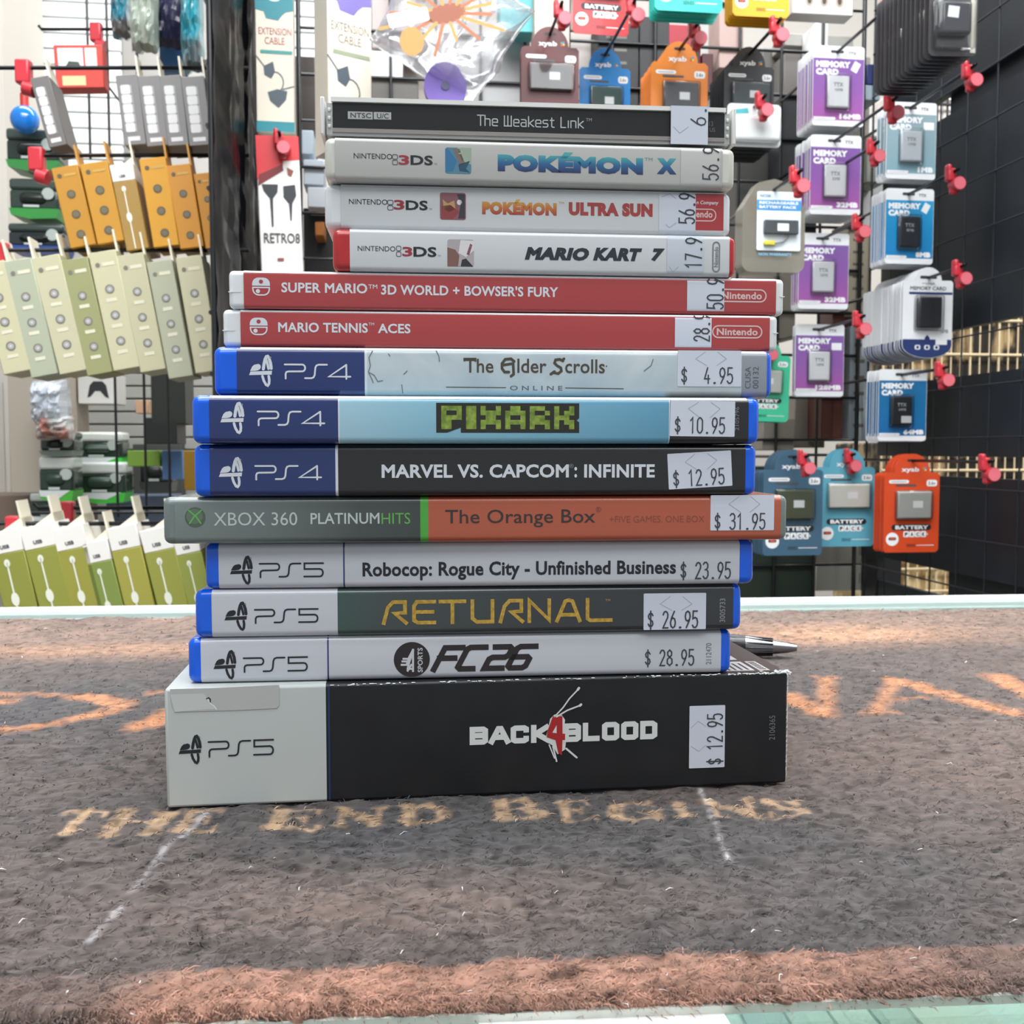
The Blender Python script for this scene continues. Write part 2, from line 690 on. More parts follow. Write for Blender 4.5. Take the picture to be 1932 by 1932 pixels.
def ps_logo(b, c, bx, mat, y=YF):
    x0, x1, z0, z1 = c.box(*bx)
    f = lambda p: (x0 + (p[0] - 325) / 143 * (x1 - x0), z1 - (p[1] - 137) / 181 * (z1 - z0))
    s = (x1 - x0) / 143
    b.poly([f(p) for p in ((325, 252), (334, 231), (468, 226), (465, 249))], y, mat)
    b.poly([f(p) for p in ((332, 228), (345, 202), (358, 191), (384, 186), (396, 192), (399, 205), (393, 217), (381, 224), (362, 227))][::-1], y, mat)
    b.stroke([[f(p) for p in ((414, 216), (419, 185), (426, 158), (434, 143), (442, 141), (450, 152), (459, 180), (463, 212))]], 19 * s, y, mat)
    b.stroke([[f(p) for p in ((433, 163), (441, 190), (446, 214))]], 15 * s, y, mat)
    b.stroke([[f(p) for p in ((408, 258), (416, 285), (430, 309), (440, 313), (448, 302), (450, 280), (447, 258))]], 16 * s, y, mat)
    b.poly([f(p) for p in ngon(459, 148, 6, 6, 8)], y, M('#8d939c', 0.5))


def arcpts(cx, cy, rx, ry, a0, a1, n=5):
    return [(cx + rx * math.cos(R(a0 + (a1 - a0) * i / n)), cy + ry * math.sin(R(a0 + (a1 - a0) * i / n))) for i in range(n + 1)]


def ps_word(b, c, bx, mat, digit, y=YF):
    x0, x1, z0, z1 = c.box(*bx)
    f = lambda p: (x0 + (p[0] - 518) / 412 * (x1 - x0), z1 - (p[1] - 186) / 86 * (z1 - z0))
    s = (x1 - x0) / 412
    L = [[(518, 188), (628, 188)] + arcpts(628, 208, 18, 20, -90, 90, 6) + [(540, 229), (528, 233), (523, 243), (523, 271)],
         [(645, 268), (684, 268), (698, 263), (705, 250), (710, 206), (717, 193), (732, 188), (783, 188)]]
    if digit == '5':
        L.append([(930, 187), (808, 187), (808, 222), (908, 222)] + arcpts(908, 245, 20, 23, -90, 90, 6) + [(805, 268)])
    else:
        L.append([(905, 188), (795, 258), (930, 258)])
        L.append([(905, 188), (905, 271)])
    for ln in L:
        b.stroke([[f(p) for p in ln]], 11 * s, y, mat)


def sticker(c, bx, parent, txt=None, pbx=None, rot=0, tilt=0.0, chev=None, clip=None, wrap=False, pname='price_sticker', mat=STICK, bottom_wrap=True):
    b = MB()
    x0, x1, z0, z1 = c.box(*bx)
    T = None
    if tilt:
        ce = Vector(((x0 + x1) / 2, 0, (z0 + z1) / 2))
        T = Matrix.Translation(ce) @ Matrix.Rotation(R(-tilt), 4, 'Y') @ Matrix.Translation(-ce)
    if wrap:
        # follows the rounded top and bottom edges of the spine
        H, r, o = c.H, 1.7 * MM, 0.30 * MM
        prof = [(o * -1 + r - (r) * math.sin(R(90 * i / 5)), 0.02 * MM + r - r * math.cos(R(90 * i / 5))) for i in range(6)]
        prof += [(o * -1 + r - r * math.cos(R(90 * i / 5)), H + 0.0 * MM - r + r * math.sin(R(90 * i / 5))) for i in range(6)] + [(0.012, H + 0.02 * MM)]
        vs = [(x, yy, zz) for x in (x0, x1) for yy, zz in prof]
        n = len(prof)
        b.add(vs, [(i + 1, i, i + n, i + n + 1) for i in range(n - 1)], mat, None, True)
        yb = YS - 0.06 * MM
    else:
        b.prism(rrect(x0, x1, z0, z1, 0.25 * MM, 2), YS, YS + 0.12 * MM, mat, T)
        yb = YS - 0.05 * MM
    n0 = len(b.v)
    if chev:
        for ln in chev:
            b.stroke([[c.p(*p) for p in ln]], 0.16 * MM, yb, SLIT)
    if txt:
        p = c.box(*pbx)
        price(b, txt, *p, yb - 0.03 * MM, PRICEINK, rot, clip)
    if T is not None:
        b.v[n0:] = [tuple(T @ Vector(q)) for q in b.v[n0:]]
    return b.build(pname, parent)


def chevs(xl, xr, yt, ym, yb, inset=0.32):
    w = (xr - xl) * inset
    return [[(xl + w, yt), (xl, ym), (xl + w * 1.15, yb)], [(xr - w * 0.9, yt), (xr, ym), (xr - w, yb)]]


def ps_case(key, label, zones, digit, logo, word, ink, left, right, group='blue game cases in the stack'):
    """zones = [(px end, material)]; returns root, sleeve builder"""
    c = CS[key]
    root = thing('game_case', label, 'game case', c.T, group)
    keep_case(c, BLUE, left=c.x(left) + c.W / 2, right=c.W / 2 - c.x(right)).build('case_shell', root)
    if key in ('eso', 'pix'):
        edge_highlight(c, c.x(left) + 1 * MM, c.x(right) - 0.5 * MM, root, a0=34, a1=72)
    elif key == 'fc':
        edge_highlight(c, c.x(left) + 1 * MM, c.x(800), root, a0=50, a1=66)
    b = MB()
    sleeve(b, c, c.x(left), c.x(right), [(c.x(px), m) for px, m in zones])
    ps_logo(b, c, logo, ink)
    ps_word(b, c, word, ink, digit)
    return c, root, b


# --- lowest: cardboard box
c = CS['bfb']
W, H = c.W, c.H
BW = M('#bcc2c0', 0.55)
BK = Mnoise('#16181b', '#1d1f23', 60, 0.42, 0.0, name='black_card')
root = thing('game_box', 'thick black and white cardboard game box at the base of the stack, edges worn', 'game box', c.T)
b = MB()
xb = c.x(621)
D = 0.143
r = 0.9 * MM
b.rbox(xb - 2 * MM, W / 2, 0, D, 0, H, r, BK, 2)
b.rbox(-W / 2, xb, -0.01 * MM, D, 0, H + 0.01 * MM, r, BW, 2)
b.rect(xb - 0.25 * MM, xb + 0.3 * MM, 0.6 * MM, H - 0.6 * MM, -0.06 * MM, M('#20335c', 0.5))
b.build('carton', root)
# left side flap standing slightly proud
b = MB()
b.add([(-W / 2 - 0.1 * MM, 0.0015, 0.5 * MM), (-W / 2 - 0.1 * MM, 0.0015, H - 1.5 * MM), (-W / 2 - 1.5 * MM, 0.007, H - 1.8 * MM), (-W / 2 - 0.9 * MM, 0.006, 0.5 * MM),
       (-W / 2 - 0.1 * MM, 0.035, 0.5 * MM), (-W / 2 - 0.1 * MM, 0.035, H - 1.8 * MM)],
      [(0, 1, 2, 3), (3, 2, 5, 4)], M('#c9cdca', 0.6))
b.build('side_flap', root)
# printing on the box front
b = MB()
yf = -0.12 * MM
ps_logo(b, c, (337, 379.5, 1388, 1441), INK, yf)
ps_word(b, c, (393.5, 516, 1397, 1426), INK, '5', yf)
b.build('platform_logo', root)
b = MB()
WT = M('#d5d9d6', 0.5)
heavy = {
    'B': [[(0, 0), (0, 7), (3.4, 7), (4, 6.3), (4, 4.4), (3.2, 3.6), (4, 2.8), (4, 0.7), (3.4, 0), (0, 0)], [(0, 3.6), (3, 3.6)]],
    'A': [[(-0.4, 0), (1.7, 7), (2.5, 7), (4.5, 0)], [(0.8, 2.3), (3.4, 2.3)]],
    'C': [[(4, 5.9), (4, 6.4), (3.4, 7), (0.6, 7), (0, 6.4), (0, 0.6), (0.6, 0), (3.4, 0), (4, 0.6), (4, 1.1)]],
    'K': [[(0, 0), (0, 7)], [(4, 7), (0.8, 3.6), (4.3, 0)]],
    'L': [[(0, 7), (0, 0), (3.8, 0)]],
    'O': [[(0.6, 0), (0, 0.7), (0, 6.3), (0.6, 7), (3.4, 7), (4, 6.3), (4, 0.7), (3.4, 0), (0.6, 0)]],
    'D': [[(0, 0), (0, 7), (3.2, 7), (4, 6.2), (4, 0.8), (3.2, 0), (0, 0)]],
}


def heavy_word(s, x0, x1, z0, z1, w):
    n = len(s)
    adv = 6.35
    tot = adv * n - 2.35
    for i, ch in enumerate(s):
        f = lambda p: (x0 + w / 2 + (i * adv + p[0]) / tot * (x1 - x0 - w), z0 + w / 2 + p[1] / 7 * (z1 - z0 - w))
        b.stroke([[f(p) for p in ln] for ln in heavy[ch]], w, yf, WT, rnd_=False)


p = c.box(886, 1036, 1369, 1403)
heavy_word('BACK', *p, 1.72 * MM)
p = c.box(1063, 1240, 1362, 1397)
heavy_word('BLOOD', *p, 1.72 * MM)
# paint splash and the red figure
sp = lambda pts, w: b.stroke([[c.p(*q) for q in pts]], w, yf - 0.03 * MM, WT)
sp([(1046, 1352), (1062, 1335), (1074, 1318), (1090, 1301)], 0.45 * MM)
sp([(1050, 1352), (1070, 1340), (1096, 1330)], 0.5 * MM)
sp([(1090, 1301), (1092, 1298)], 0.8 * MM)
sp([(1094, 1331), (1096, 1329)], 0.8 * MM)
sp([(1043, 1408), (1050, 1436)], 0.5 * MM)
sp([(1036, 1405), (1046, 1430)], 0.4 * MM)
sp([(1068, 1412), (1088, 1429)], 0.6 * MM)
b.poly([c.p(*q) for q in [(1028, 1398), (1034, 1374), (1038, 1356), (1046, 1348), (1060, 1349), (1066, 1358), (1064, 1378), (1068, 1398), (1066, 1414), (1052, 1423), (1042, 1406)]][::-1], yf + 0.04 * MM, WT)
RED4 = M('#a8272a', 0.45)
b.poly([c.p(*q) for q in [(1043, 1351), (1061, 1351), (1061, 1384), (1066, 1384), (1066, 1396), (1061, 1396), (1060, 1425), (1053, 1420), (1048, 1396), (1031, 1391), (1033, 1378)]][::-1], yf - 0.05 * MM, RED4)
b.poly([c.p(*q) for q in [(1050, 1368), (1050, 1383), (1042, 1382)]][::-1], yf - 0.07 * MM, WT)
b.build('title_print', root)
b = MB()
b.text('2106365', *c.box(1451, 1462, 1350, 1396), yf, M('#6f7377', 0.5), 0.0, 90)
b.build('code_print', root)
# clear tape left from a seal, half torn
b = MB()
tp = [c.p(*q) for q in [(321, 1300), (400, 1298), (527, 1292), (527, 1330), (522, 1336), (440, 1340), (330, 1343), (324, 1330)]]
b.prism(tp[::-1], -0.2 * MM, -0.1 * MM, M('#b4b6b4', 0.35, key='tape'))
b.poly([c.p(*q) for q in [(321, 1310), (384, 1308), (396, 1322), (408, 1337), (330, 1343)]][::-1], -0.24 * MM, M('#c2c6c4', 0.5))
b.stroke([[c.p(*q) for q in [(390, 1318), (394, 1316), (397, 1319), (397, 1324)]]], 0.35 * MM, -0.28 * MM, INK)
b.stroke([[c.p(*q) for q in [(392, 1318), (398, 1328), (404, 1331), (409, 1338)]]], 0.3 * MM, -0.27 * MM, M('#e4e8e6', 0.5))
b.build('seal_tape', root)
# worn white edges: loose paper nicks
b = MB()
WORN = M('#dfe3e2', 0.7)
for i in range(150):
    x = xb + (W / 2 - xb) * rnd.random()
    if rnd.random() < 0.35:
        x = W / 2 - 0.02 * rnd.random() ** 2
    w, h = rnd.uniform(0.2, 1.7) * MM, rnd.uniform(0.08, 0.26) * MM
    zz = H - rnd.uniform(0.1, 0.55) * MM
    b.add([(x, -0.05 * MM, zz), (x + w, -0.05 * MM, zz), (x + w * 0.8, -0.02 * MM + 0.2 * MM, zz + h), (x, 0.15 * MM, zz + h)], [(0, 1, 2, 3)], WORN)
for i in range(60):
    t = rnd.random()
    zz = H * t
    w = rnd.uniform(0.15, 0.5) * MM
    b.add([(W / 2 - w, -0.05 * MM, zz), (W / 2 + 0.08 * MM, 0.1 * MM, zz), (W / 2 + 0.08 * MM, 0.1 * MM, zz + 1.2 * MM), (W / 2 - w * 0.5, -0.05 * MM, zz + 1.0 * MM)], [(0, 1, 2, 3)], WORN)
for i in range(46):  # crushed corner
    x = W / 2 - abs(rnd.gauss(0, 4)) * MM
    zz = H - abs(rnd.gauss(0, 0.5)) * MM + 0.3 * MM
    a, s_ = rnd.uniform(0, 6.28), rnd.uniform(0.5, 1.4) * MM
    yy = rnd.uniform(-0.4, 0.8) * MM
    b.add([(x, yy, zz), (x + s_ * math.cos(a), yy - 0.2 * MM, zz + s_ * 0.5 * math.sin(a)), (x + s_ * math.cos(a + 1.3), yy + 0.4 * MM, zz + s_ * 0.6 * math.sin(a + 1.3)), (x - s_ * 0.4, yy + 0.3 * MM, zz + s_ * 0.25)], [(0, 1, 2, 3)], WORN)
b.build('worn_edge', root)
# print on the box top, seen past the cases at the corner
b = MB()
zt = H + 0.06 * MM
BRN = M('#3a2622', 0.5)
XW = W / 2


def top(pts, mat, dz=0.0):
    b.add([(XW - a * MM, q * MM, zt + dz) for a, q in pts], [tuple(range(len(pts)))], mat)


top([(34, 0.8), (0.8, 0.8), (0.8, 60), (34, 60)], BRN)
top([(30, 3), (10, 3), (10, 17), (30, 17)], M('#c9c6c2', 0.6), 0.05 * MM)
for i in range(9):
    top([(29 - i * 2.1, 4), (28.2 - i * 2.1, 4), (28.2 - i * 2.1, 14), (29 - i * 2.1, 14)], BRN, 0.1 * MM)
top([(8.6, 3), (5, 3), (5, 17), (8.6, 17)], M('#c9c6c2', 0.6), 0.05 * MM)
for i in range(6):
    top([(8, 4.2 + i * 2.1), (5.6, 4.2 + i * 2.1), (5.6, 5.4 + i * 2.1), (8, 5.4 + i * 2.1)], BRN, 0.1 * MM)
top([(30, 20), (10, 20), (10, 36), (30, 36)], M('#c9c6c2', 0.6), 0.05 * MM)
for i in range(4):
    top([(28, 22 + i * 3.4), (13, 22 + i * 3.4), (13, 23.4 + i * 3.4), (28, 23.4 + i * 3.4)], BRN, 0.1 * MM)
b.build('top_print', root)
sticker(c, (1300, 1367, 1331, 1448), root, '$ 12.95', (1334, 1362, 1346, 1441), 90,
        chev=[[(1303, 1373), (1317, 1360), (1331, 1370)], [(1303, 1407), (1318, 1417), (1331, 1405)]])

# --- three cases with white spines and one dark
c, root, b = ps_case('fc', 'blue game case with grey-white spine, round black emblem and slanted black title',
                     [(617.5, WHITE_P), (620.5, NAVY), (1361, WHITE_P)], '5', (403, 445, 1228, 1281), (460, 580, 1240, 1267), INK, 379, 1360)
cc = c.box(743, 811, 1211, 1277)
BR = M('#2b2729', 0.4)
b.poly(ngon((cc[0] + cc[1]) / 2, (cc[2] + cc[3]) / 2, (cc[1] - cc[0]) / 2, (cc[3] - cc[2]) / 2, 36), YF, BR)
WI = M('#c9ccd0', 0.4)
ea = lambda p: c.p(742 + (p[0] - 1388) / 239 * 69.5, 1211.4 + (p[1] - 695) / 223 * 64.6)
for ln in ([(1455, 803), (1490, 803)], [(1448, 820), (1482, 820)], [(1443, 842), (1475, 842), (1490, 795), (1516, 745)], [(1516, 745), (1516, 790)],
           [(1516, 755), (1490, 830), (1482, 868)], [(1482, 868), (1516, 868)], [(1482, 880), (1505, 842), (1516, 842)], [(1516, 800), (1516, 882)]):
    b.stroke([[ea(p) for p in ln]], 0.62 * MM, YF - 0.03 * MM, WI, False)
b.text('SPORTS', *c.box(788, 797.5, 1222, 1268), YF - 0.03 * MM, WI, 0.02, 90)
# slanted block title
fcw = {'F': [[(0, 0), (0, 7), (4, 7)], [(0, 3.6), (3.4, 3.6)]], 'C': [[(4, 7), (0.6, 7), (0, 6.4), (0, 0.6), (0.6, 0), (3.6, 0)]],
       '2': [[(0, 7), (3.4, 7), (4, 6.4), (4, 4.2), (3.4, 3.6), (0.6, 3.6), (0, 3), (0, 0), (4, 0)]],
       '6': [[(4, 7), (0.6, 7), (0, 6.4), (0, 0.6), (0.6, 0), (3.4, 0), (4, 0.6), (4, 3), (3.4, 3.6), (0, 3.6)]]}
p0 = c.box(813, 1016, 1215.5, 1266)
wst = 1.75 * MM
hh = p0[3] - p0[2]
xw = p0[1] - p0[0] - 0.42 * hh - wst
for i, ch in enumerate('FC26'):
    off = (0, 5.2, 11.4, 16.6)[i]
    f = lambda q: (p0[0] + wst / 2 + (off + q[0]) / 20.6 * xw + 0.42 * (q[1] / 7) * hh, p0[2] + wst / 2 + q[1] / 7 * (hh - wst))
    b.stroke([[f(q) for q in ln] for ln in fcw[ch]], wst, YF, BR, False)
price(b, '$ 28.95', *c.box(1217, 1309, 1226, 1255), YF - 0.02 * MM, PRICEINK)
b.text('2112470', *c.box(1331.5, 1342, 1213, 1253), YF, M('#7d8187', 0.5), 0.01, 90)
b.build('cover_sleeve', root)

DKG = Mgrad([(0, '#35504a'), (0.12, '#3b4646'), (0.5, '#33373a'), (1, '#2c2f33')], 'X', CS['ret'].x(637), CS['ret'].x(1383), 0.3, 0.7)
c, root, b = ps_case('ret', 'blue game case with dark grey spine and yellow angular title, under two pale-spined cases',
                     [(637, WHITE_P), (1384, DKG)], '5', (423.5, 466, 1136.5, 1189), (481, 600, 1149, 1175), INK, 399.5, 1383)
rp = c.box(724, 1150, 1133.5, 1172.5)
YEL = Mnoise('#a8872f', '#c9a544', 900, 0.5, 0.2, name='gold_ink')
RT = {'R': [[(0, 0), (0.9, 5.2), (2, 7), (4.6, 7), (4.6, 3.4), (2.4, 3.2), (4.8, 0)]],
      'E': [[(4.6, 7), (0.8, 7), (0.2, 5.6), (0.2, 0.8), (1, 0), (4.6, 0)], [(0.3, 3.6), (4.2, 3.6)]],
      'T': [[(-0.4, 7), (4.8, 7)], [(2.2, 7), (2.2, 0)]],
      'U': [[(0.2, 7), (0.2, 1.2), (1.2, 0), (4.6, 0)], [(4.6, 7), (4.6, 0)]],
      'N': [[(0, 0), (0, 7), (4.4, 0.3), (4.4, 7)]],
      'A': [[(-0.2, 0), (1.6, 6.6), (2.4, 7), (3.2, 6.6), (4.8, 0)], [(1, 2), (3.8, 2)]],
      'L': [[(0.2, 7), (0.2, 0.6), (0.8, 0), (5.4, 0)]]}
for i, ch in enumerate('RETURNAL'):
    f = lambda q: (rp[0] + (i * 6.35 + q[0]) / 49.6 * (rp[1] - rp[0]), rp[2] + q[1] / 7 * (rp[3] - rp[2]))
    b.stroke([[f(q) for q in ln] for ln in RT[ch]], 1.15 * MM, YF, YEL, False)
b.text('3005733', *c.box(1357.5, 1368, 1129, 1173.5), YF, M('#8a8d90', 0.5), 0.01, 90)
b.text('TM', *c.box(1142, 1151, 1130, 1134), YF, YEL)
b.build('cover_sleeve', root)
sticker(c, (1214, 1331.5, 1119, 1187.5), root, '$ 26.95', (1222, 1316, 1153, 1184), chev=chevs(1245, 1305, 1125, 1139, 1151))

c, root, b = ps_case('robo', 'blue game case with pale grey spine and long bold black title, under widest case',
                     [(647.5, WHITE_P), (650.5, NAVY), (1396, WHITE_P)], '5', (434, 476, 1050, 1102), (490, 610, 1062.5, 1089), INK, 412.5, 1395)
b.text('Robocop: Rogue City - Unfinished Business', *c.box(684, 1275, 1058.5, 1093), YF, INK, 0.028)
price(b, '$ 23.95', *c.box(1284, 1378, 1061, 1091), YF - 0.02 * MM, PRICEINK)
b.build('cover_sleeve', root)

# --- wide grey case with orange panel
c = CS['xb']
root = thing('game_case', 'widest game case in the stack, translucent grey with half dark grey, half orange spine', 'game case', c.T)
GREY = M('#73807d', 0.25, coat=0.4)
keep_case(c, GREY, left=c.x(330) + c.W / 2, right=c.W / 2 - c.x(1473), r=2.2 * MM).build('case_shell', root)
b = MB()
GG = Mgrad([(0, '#75827f'), (0.35, '#66716f'), (0.75, '#434b49'), (1, '#3a413f')], 'X', c.x(330), c.x(793), 0.3, 0.7)
ORG = M('#b0573c', 0.32, coat=0.6)
sleeve(b, c, c.x(330), c.x(1473), [(c.x(793), GG), (c.x(808), M('#4aa63c', 0.35, coat=0.5)), (c.x(1474), ORG)])
cx_, cz_ = c.p(368.5, 976)
rr = 5.2 * 0.5 * MM * 1.15
b.poly(ngon(cx_, cz_, rr, rr, 28), YF, M('#4f5f50', 0.4))
b.poly(ngon(cx_ - 0.2 * MM, cz_ + 0.3 * MM, rr * 0.8, rr * 0.75, 28), YF - 0.01 * MM, M('#5f7260', 0.4))
b.stroke([[(cx_ - rr * 0.62, cz_ + rr * 0.7), (cx_, cz_ + 0.15 * rr), (cx_ + rr * 0.62, cz_ + rr * 0.7)], [(cx_ - rr * 0.55, cz_ - rr * 0.6), (cx_, cz_ + 0.2 * rr), (cx_ + rr * 0.55, cz_ - rr * 0.6)]], 0.42 * MM, YF - 0.03 * MM, M('#5fae55', 0.4))
PALE = M('#b9c5c1', 0.4)
b.text('XBOX 360', *c.box(403.5, 561, 966.5, 991.5), YF, PALE, 0.0)
b.text('PLATINUM', *c.box(586, 716, 967.5, 988.5), YF, PALE, 0.012)
b.text('HITS', *c.box(720, 774, 967.5, 988.5), YF, M('#62ad52', 0.4), 0.0)
DKI = M('#3a3230', 0.5)
b.text('The Orange Box', *c.box(840, 1123, 961, 995), YF, DKI, 0.006)
b.text('®', *c.box(1124, 1134, 956, 966), YF, M('#7a473a', 0.5))
b.text('+FIVE GAMES. ONE BOX', *c.box(1150, 1329, 973, 985.5), YF, M('#8d4a38', 0.5), 0.0)
b.build('cover_sleeve', root)
sticker(c, (1340, 1460, 934, 1000.5), root, '$ 31.95', (1348, 1443, 969, 998), chev=chevs(1375, 1433, 937, 951, 966))

# --- three cases with navy spine ends
c, root, b = ps_case('mvc', 'blue game case with black spine, navy end and plain white capitals, on the widest case',
                     [(633, NAVY), (638, INKW), (1407, BLACKP)], '4', (413, 457, 864, 920), (482, 606, 878.5, 905), INKW, 396, 1406)
b.text('MARVEL VS. CAPCOM', *c.box(720, 1073, 876, 901.5), YF, INKW, 0.03)
b.text('®', *c.box(1074, 1082, 875, 883), YF, GREYINK)
b.text(':', *c.box(1083.5, 1088.5, 881, 901), YF, INKW, 0.03)
b.text('INFINITE', *c.box(1102, 1235, 876, 901), YF, INKW, 0.03)
b.build('cover_sleeve', root)
sticker(c, (1260, 1380, 853, 920), root, '$ 12.95', (1269, 1365, 886, 915), tilt=3.2, chev=chevs(1293, 1353, 856, 870, 886))

SKY = Mgrad([(0, '#9fc6d6'), (0.3, '#84b9cd'), (0.7, '#6fa9c2'), (1, '#5b98b6')], 'X', CS['pix'].x(640), CS['pix'].x(1262), 0.34, 0.7)
c, root, b = ps_case('pix', 'blue game case with sky-blue spine and green blocky pixel title',
                     [(638, NAVY), (640.5, INKW), (1262, SKY), (1263.5, INKW), (1413, BLACKP)], '4', (416, 460, 760, 818), (486.5, 612, 776, 803), INKW, 395, 1412)
x0, x1, z0, z1 = c.box(823, 1092.5, 760.5, 816.5)
PB = M('#262722', 0.5)
w_ = x1 - x0
h_ = z1 - z0
pts = [(x0, z0), (x0 + w_ * 0.075, z0), (x0 + w_ * 0.17, z0 + h_ * 0.17), (x0 + w_ * 0.17, z0), (x1, z0), (x1, z0 + h_ * 0.36), (x1 - w_ * 0.018, z0 + h_ * 0.42), (x1, z0 + h_ * 0.5), (x1, z1), (x0, z1)]
b.poly(pts, YF, PB)
PXG = Mnoise('#5d7a2c', '#93a843', 500, 0.5, 0.1, name='pixel_green')
BMPS = {'P': ['1111', '1001', '1111', '1100', '1100'], 'I': ['11', '11', '11', '11', '11'], 'X': ['1001', '1111', '0110', '1111', '1001'],
        'A': ['0110', '1111', '1001', '1111', '1001'], 'R': ['1110', '1001', '1110', '1111', '1001'], 'K': ['1001', '1011', '1110', '1011', '1001']}
xs = x0 + w_ * 0.035
gw = w_ * 0.93 / (4 * 5 + 2 + 5 * 0.85)
gh = h_ * 0.78 / 5
for ch in 'PIXARK':
    rows = BMPS[ch]
    for ri, row in enumerate(rows):
        for ci, v_ in enumerate(row):
            if v_ == '1':
                b.rect(xs + ci * gw, xs + (ci + 1) * gw, z1 - h_ * 0.1 - (ri + 1) * gh, z1 - h_ * 0.1 - ri * gh, YF - 0.03 * MM, PXG)
    xs += (len(rows[0]) + 0.85) * gw
b.text('2105796', *c.box(1386.5, 1394, 768, 812), YF, M('#777a80', 0.5), 0.0, 90)
b.build('cover_sleeve', root)
sticker(c, (1264, 1386, 756, 823.5), root, '$ 10.95', (1273, 1367, 788, 817), tilt=-0.6, chev=chevs(1298, 1358, 759, 771, 788))

ART = Mnoise('#a9b9c2', '#c3ced2', 38, 0.34, 0.7, 6, 0.3, 0.7, name='stone_art', dist=1.5)
SILV = M('#8d949c', 0.3, coat=0.6)
c, root, b = ps_case('eso', 'blue game case with silvery cracked-stone spine and navy end, under the two red-spined cases',
                     [(688, NAVY), (692.5, INKW), (1399, ART), (1448, SILV)], '4', (470, 513.5, 671, 729), (537.5, 661, 687.5, 715), INKW, 447, 1446.5)
GOLD = M('#4a4438', 0.5)
pz = c.box(877, 1144, 675, 708)


def ser(lines, wt=0.85):
    b.stroke([[c.p(*q) for q in ln] for ln in lines], wt * MM * 0.8, YF, GOLD, True)


# hand-lettered serif title
yb_, yt_, xh = 703.5, 677, 687
b.text('The', *c.box(877, 931, 677, 703.5), YF, GOLD, 0.012)
ser([[(876, 680), (876, 677), (897, 677), (897, 681)]], 0.7)
ser([[(970, 682), (964, 677), (953, 678), (947, 686), (947, 695), (952, 702), (960, 702)], [(948, 689), (968, 686)], [(968, 686), (969, 706), (964, 710)]], 1.0)
b.text('lder', *c.box(976, 1031, 677, 704), YF, GOLD, 0.012)
ser([[(1062, 681), (1056, 678), (1048, 679), (1046, 685), (1051, 690), (1058, 694), (1059, 700), (1053, 705), (1044, 703)], [(1039, 706), (1046, 701)], [(1060, 680), (1064, 677)]], 1.0)
b.text('crolls', *c.box(1066, 1141, 678, 704.5), YF, GOLD, 0.012)
b.poly(ngon(*c.p(1144, 691), 0.25 * MM, n=8), YF, GOLD)
b.text('O N L I N E', *c.box(962, 1061, 728, 736.5), YF, M('#5d666d', 0.5), 0.01)
ser([[(842, 730.5), (954, 731.5)], [(1067, 732), (1176, 733.5)]], 0.3)
CR = M('#6d757c', 0.5)
for ln in ([(703, 662), (696, 675), (699, 690), (695, 702), (706, 708), (713, 720), (722, 718)], [(695, 702), (702, 716), (704, 722)], [(823, 662), (828, 672), (829, 682)],
           [(733, 668), (736, 672)], [(758, 726), (760, 742)], [(1215, 700), (1228, 690), (1232, 678)], [(768, 700), (762, 706)]):
    b.stroke([[c.p(*q) for q in ln]], 0.28 * MM, YF, CR)
b.text('CUSA', *c.box(1405.5, 1416, 692, 733), YF, M('#5a6068', 0.5), 0.0, 90)
b.text('00132', *c.box(1420, 1431, 692, 733), YF, M('#5a6068', 0.5), 0.0, 90)
b.build('cover_sleeve', root)
sticker(c, (1278, 1398, 661.5, 729.5), root, '$  4.95', (1285, 1382, 694, 723), chev=chevs(1312, 1370, 664, 677, 690))

# --- two slim red cases
CLR = M('#eef3f5', 0.15, trans=0.12, coat=0.4, sub=0.2)
REDP = M('#aa383a', 0.34, coat=1.0)


def oval_logo(b, c, bx, mat, rot=0, txt='Nintendo', hide_left=None, y=YF):
    x0, x1, z0, z1 = c.box(*bx)
    r = min(x1 - x0, z1 - z0) / 2
    pts = rrect(x0 + 0.2 * MM, x1 - 0.2 * MM, z0 + 0.2 * MM, z1 - 0.2 * MM, r, 6)
    b.stroke([pts + [pts[0]]], 0.42 * MM, y, mat)
    m = 0.23 * min(x1 - x0, z1 - z0)
    if rot:
        b.text(txt, x0 + m, x1 - m, z0 + 1.6 * MM, z1 - 1.6 * MM, y, mat, 0.02, 90)
    else:
        b.text(txt, x0 + r * 0.75, x1 - r * 0.75, z0 + m, z1 - m, y, mat, 0.03)


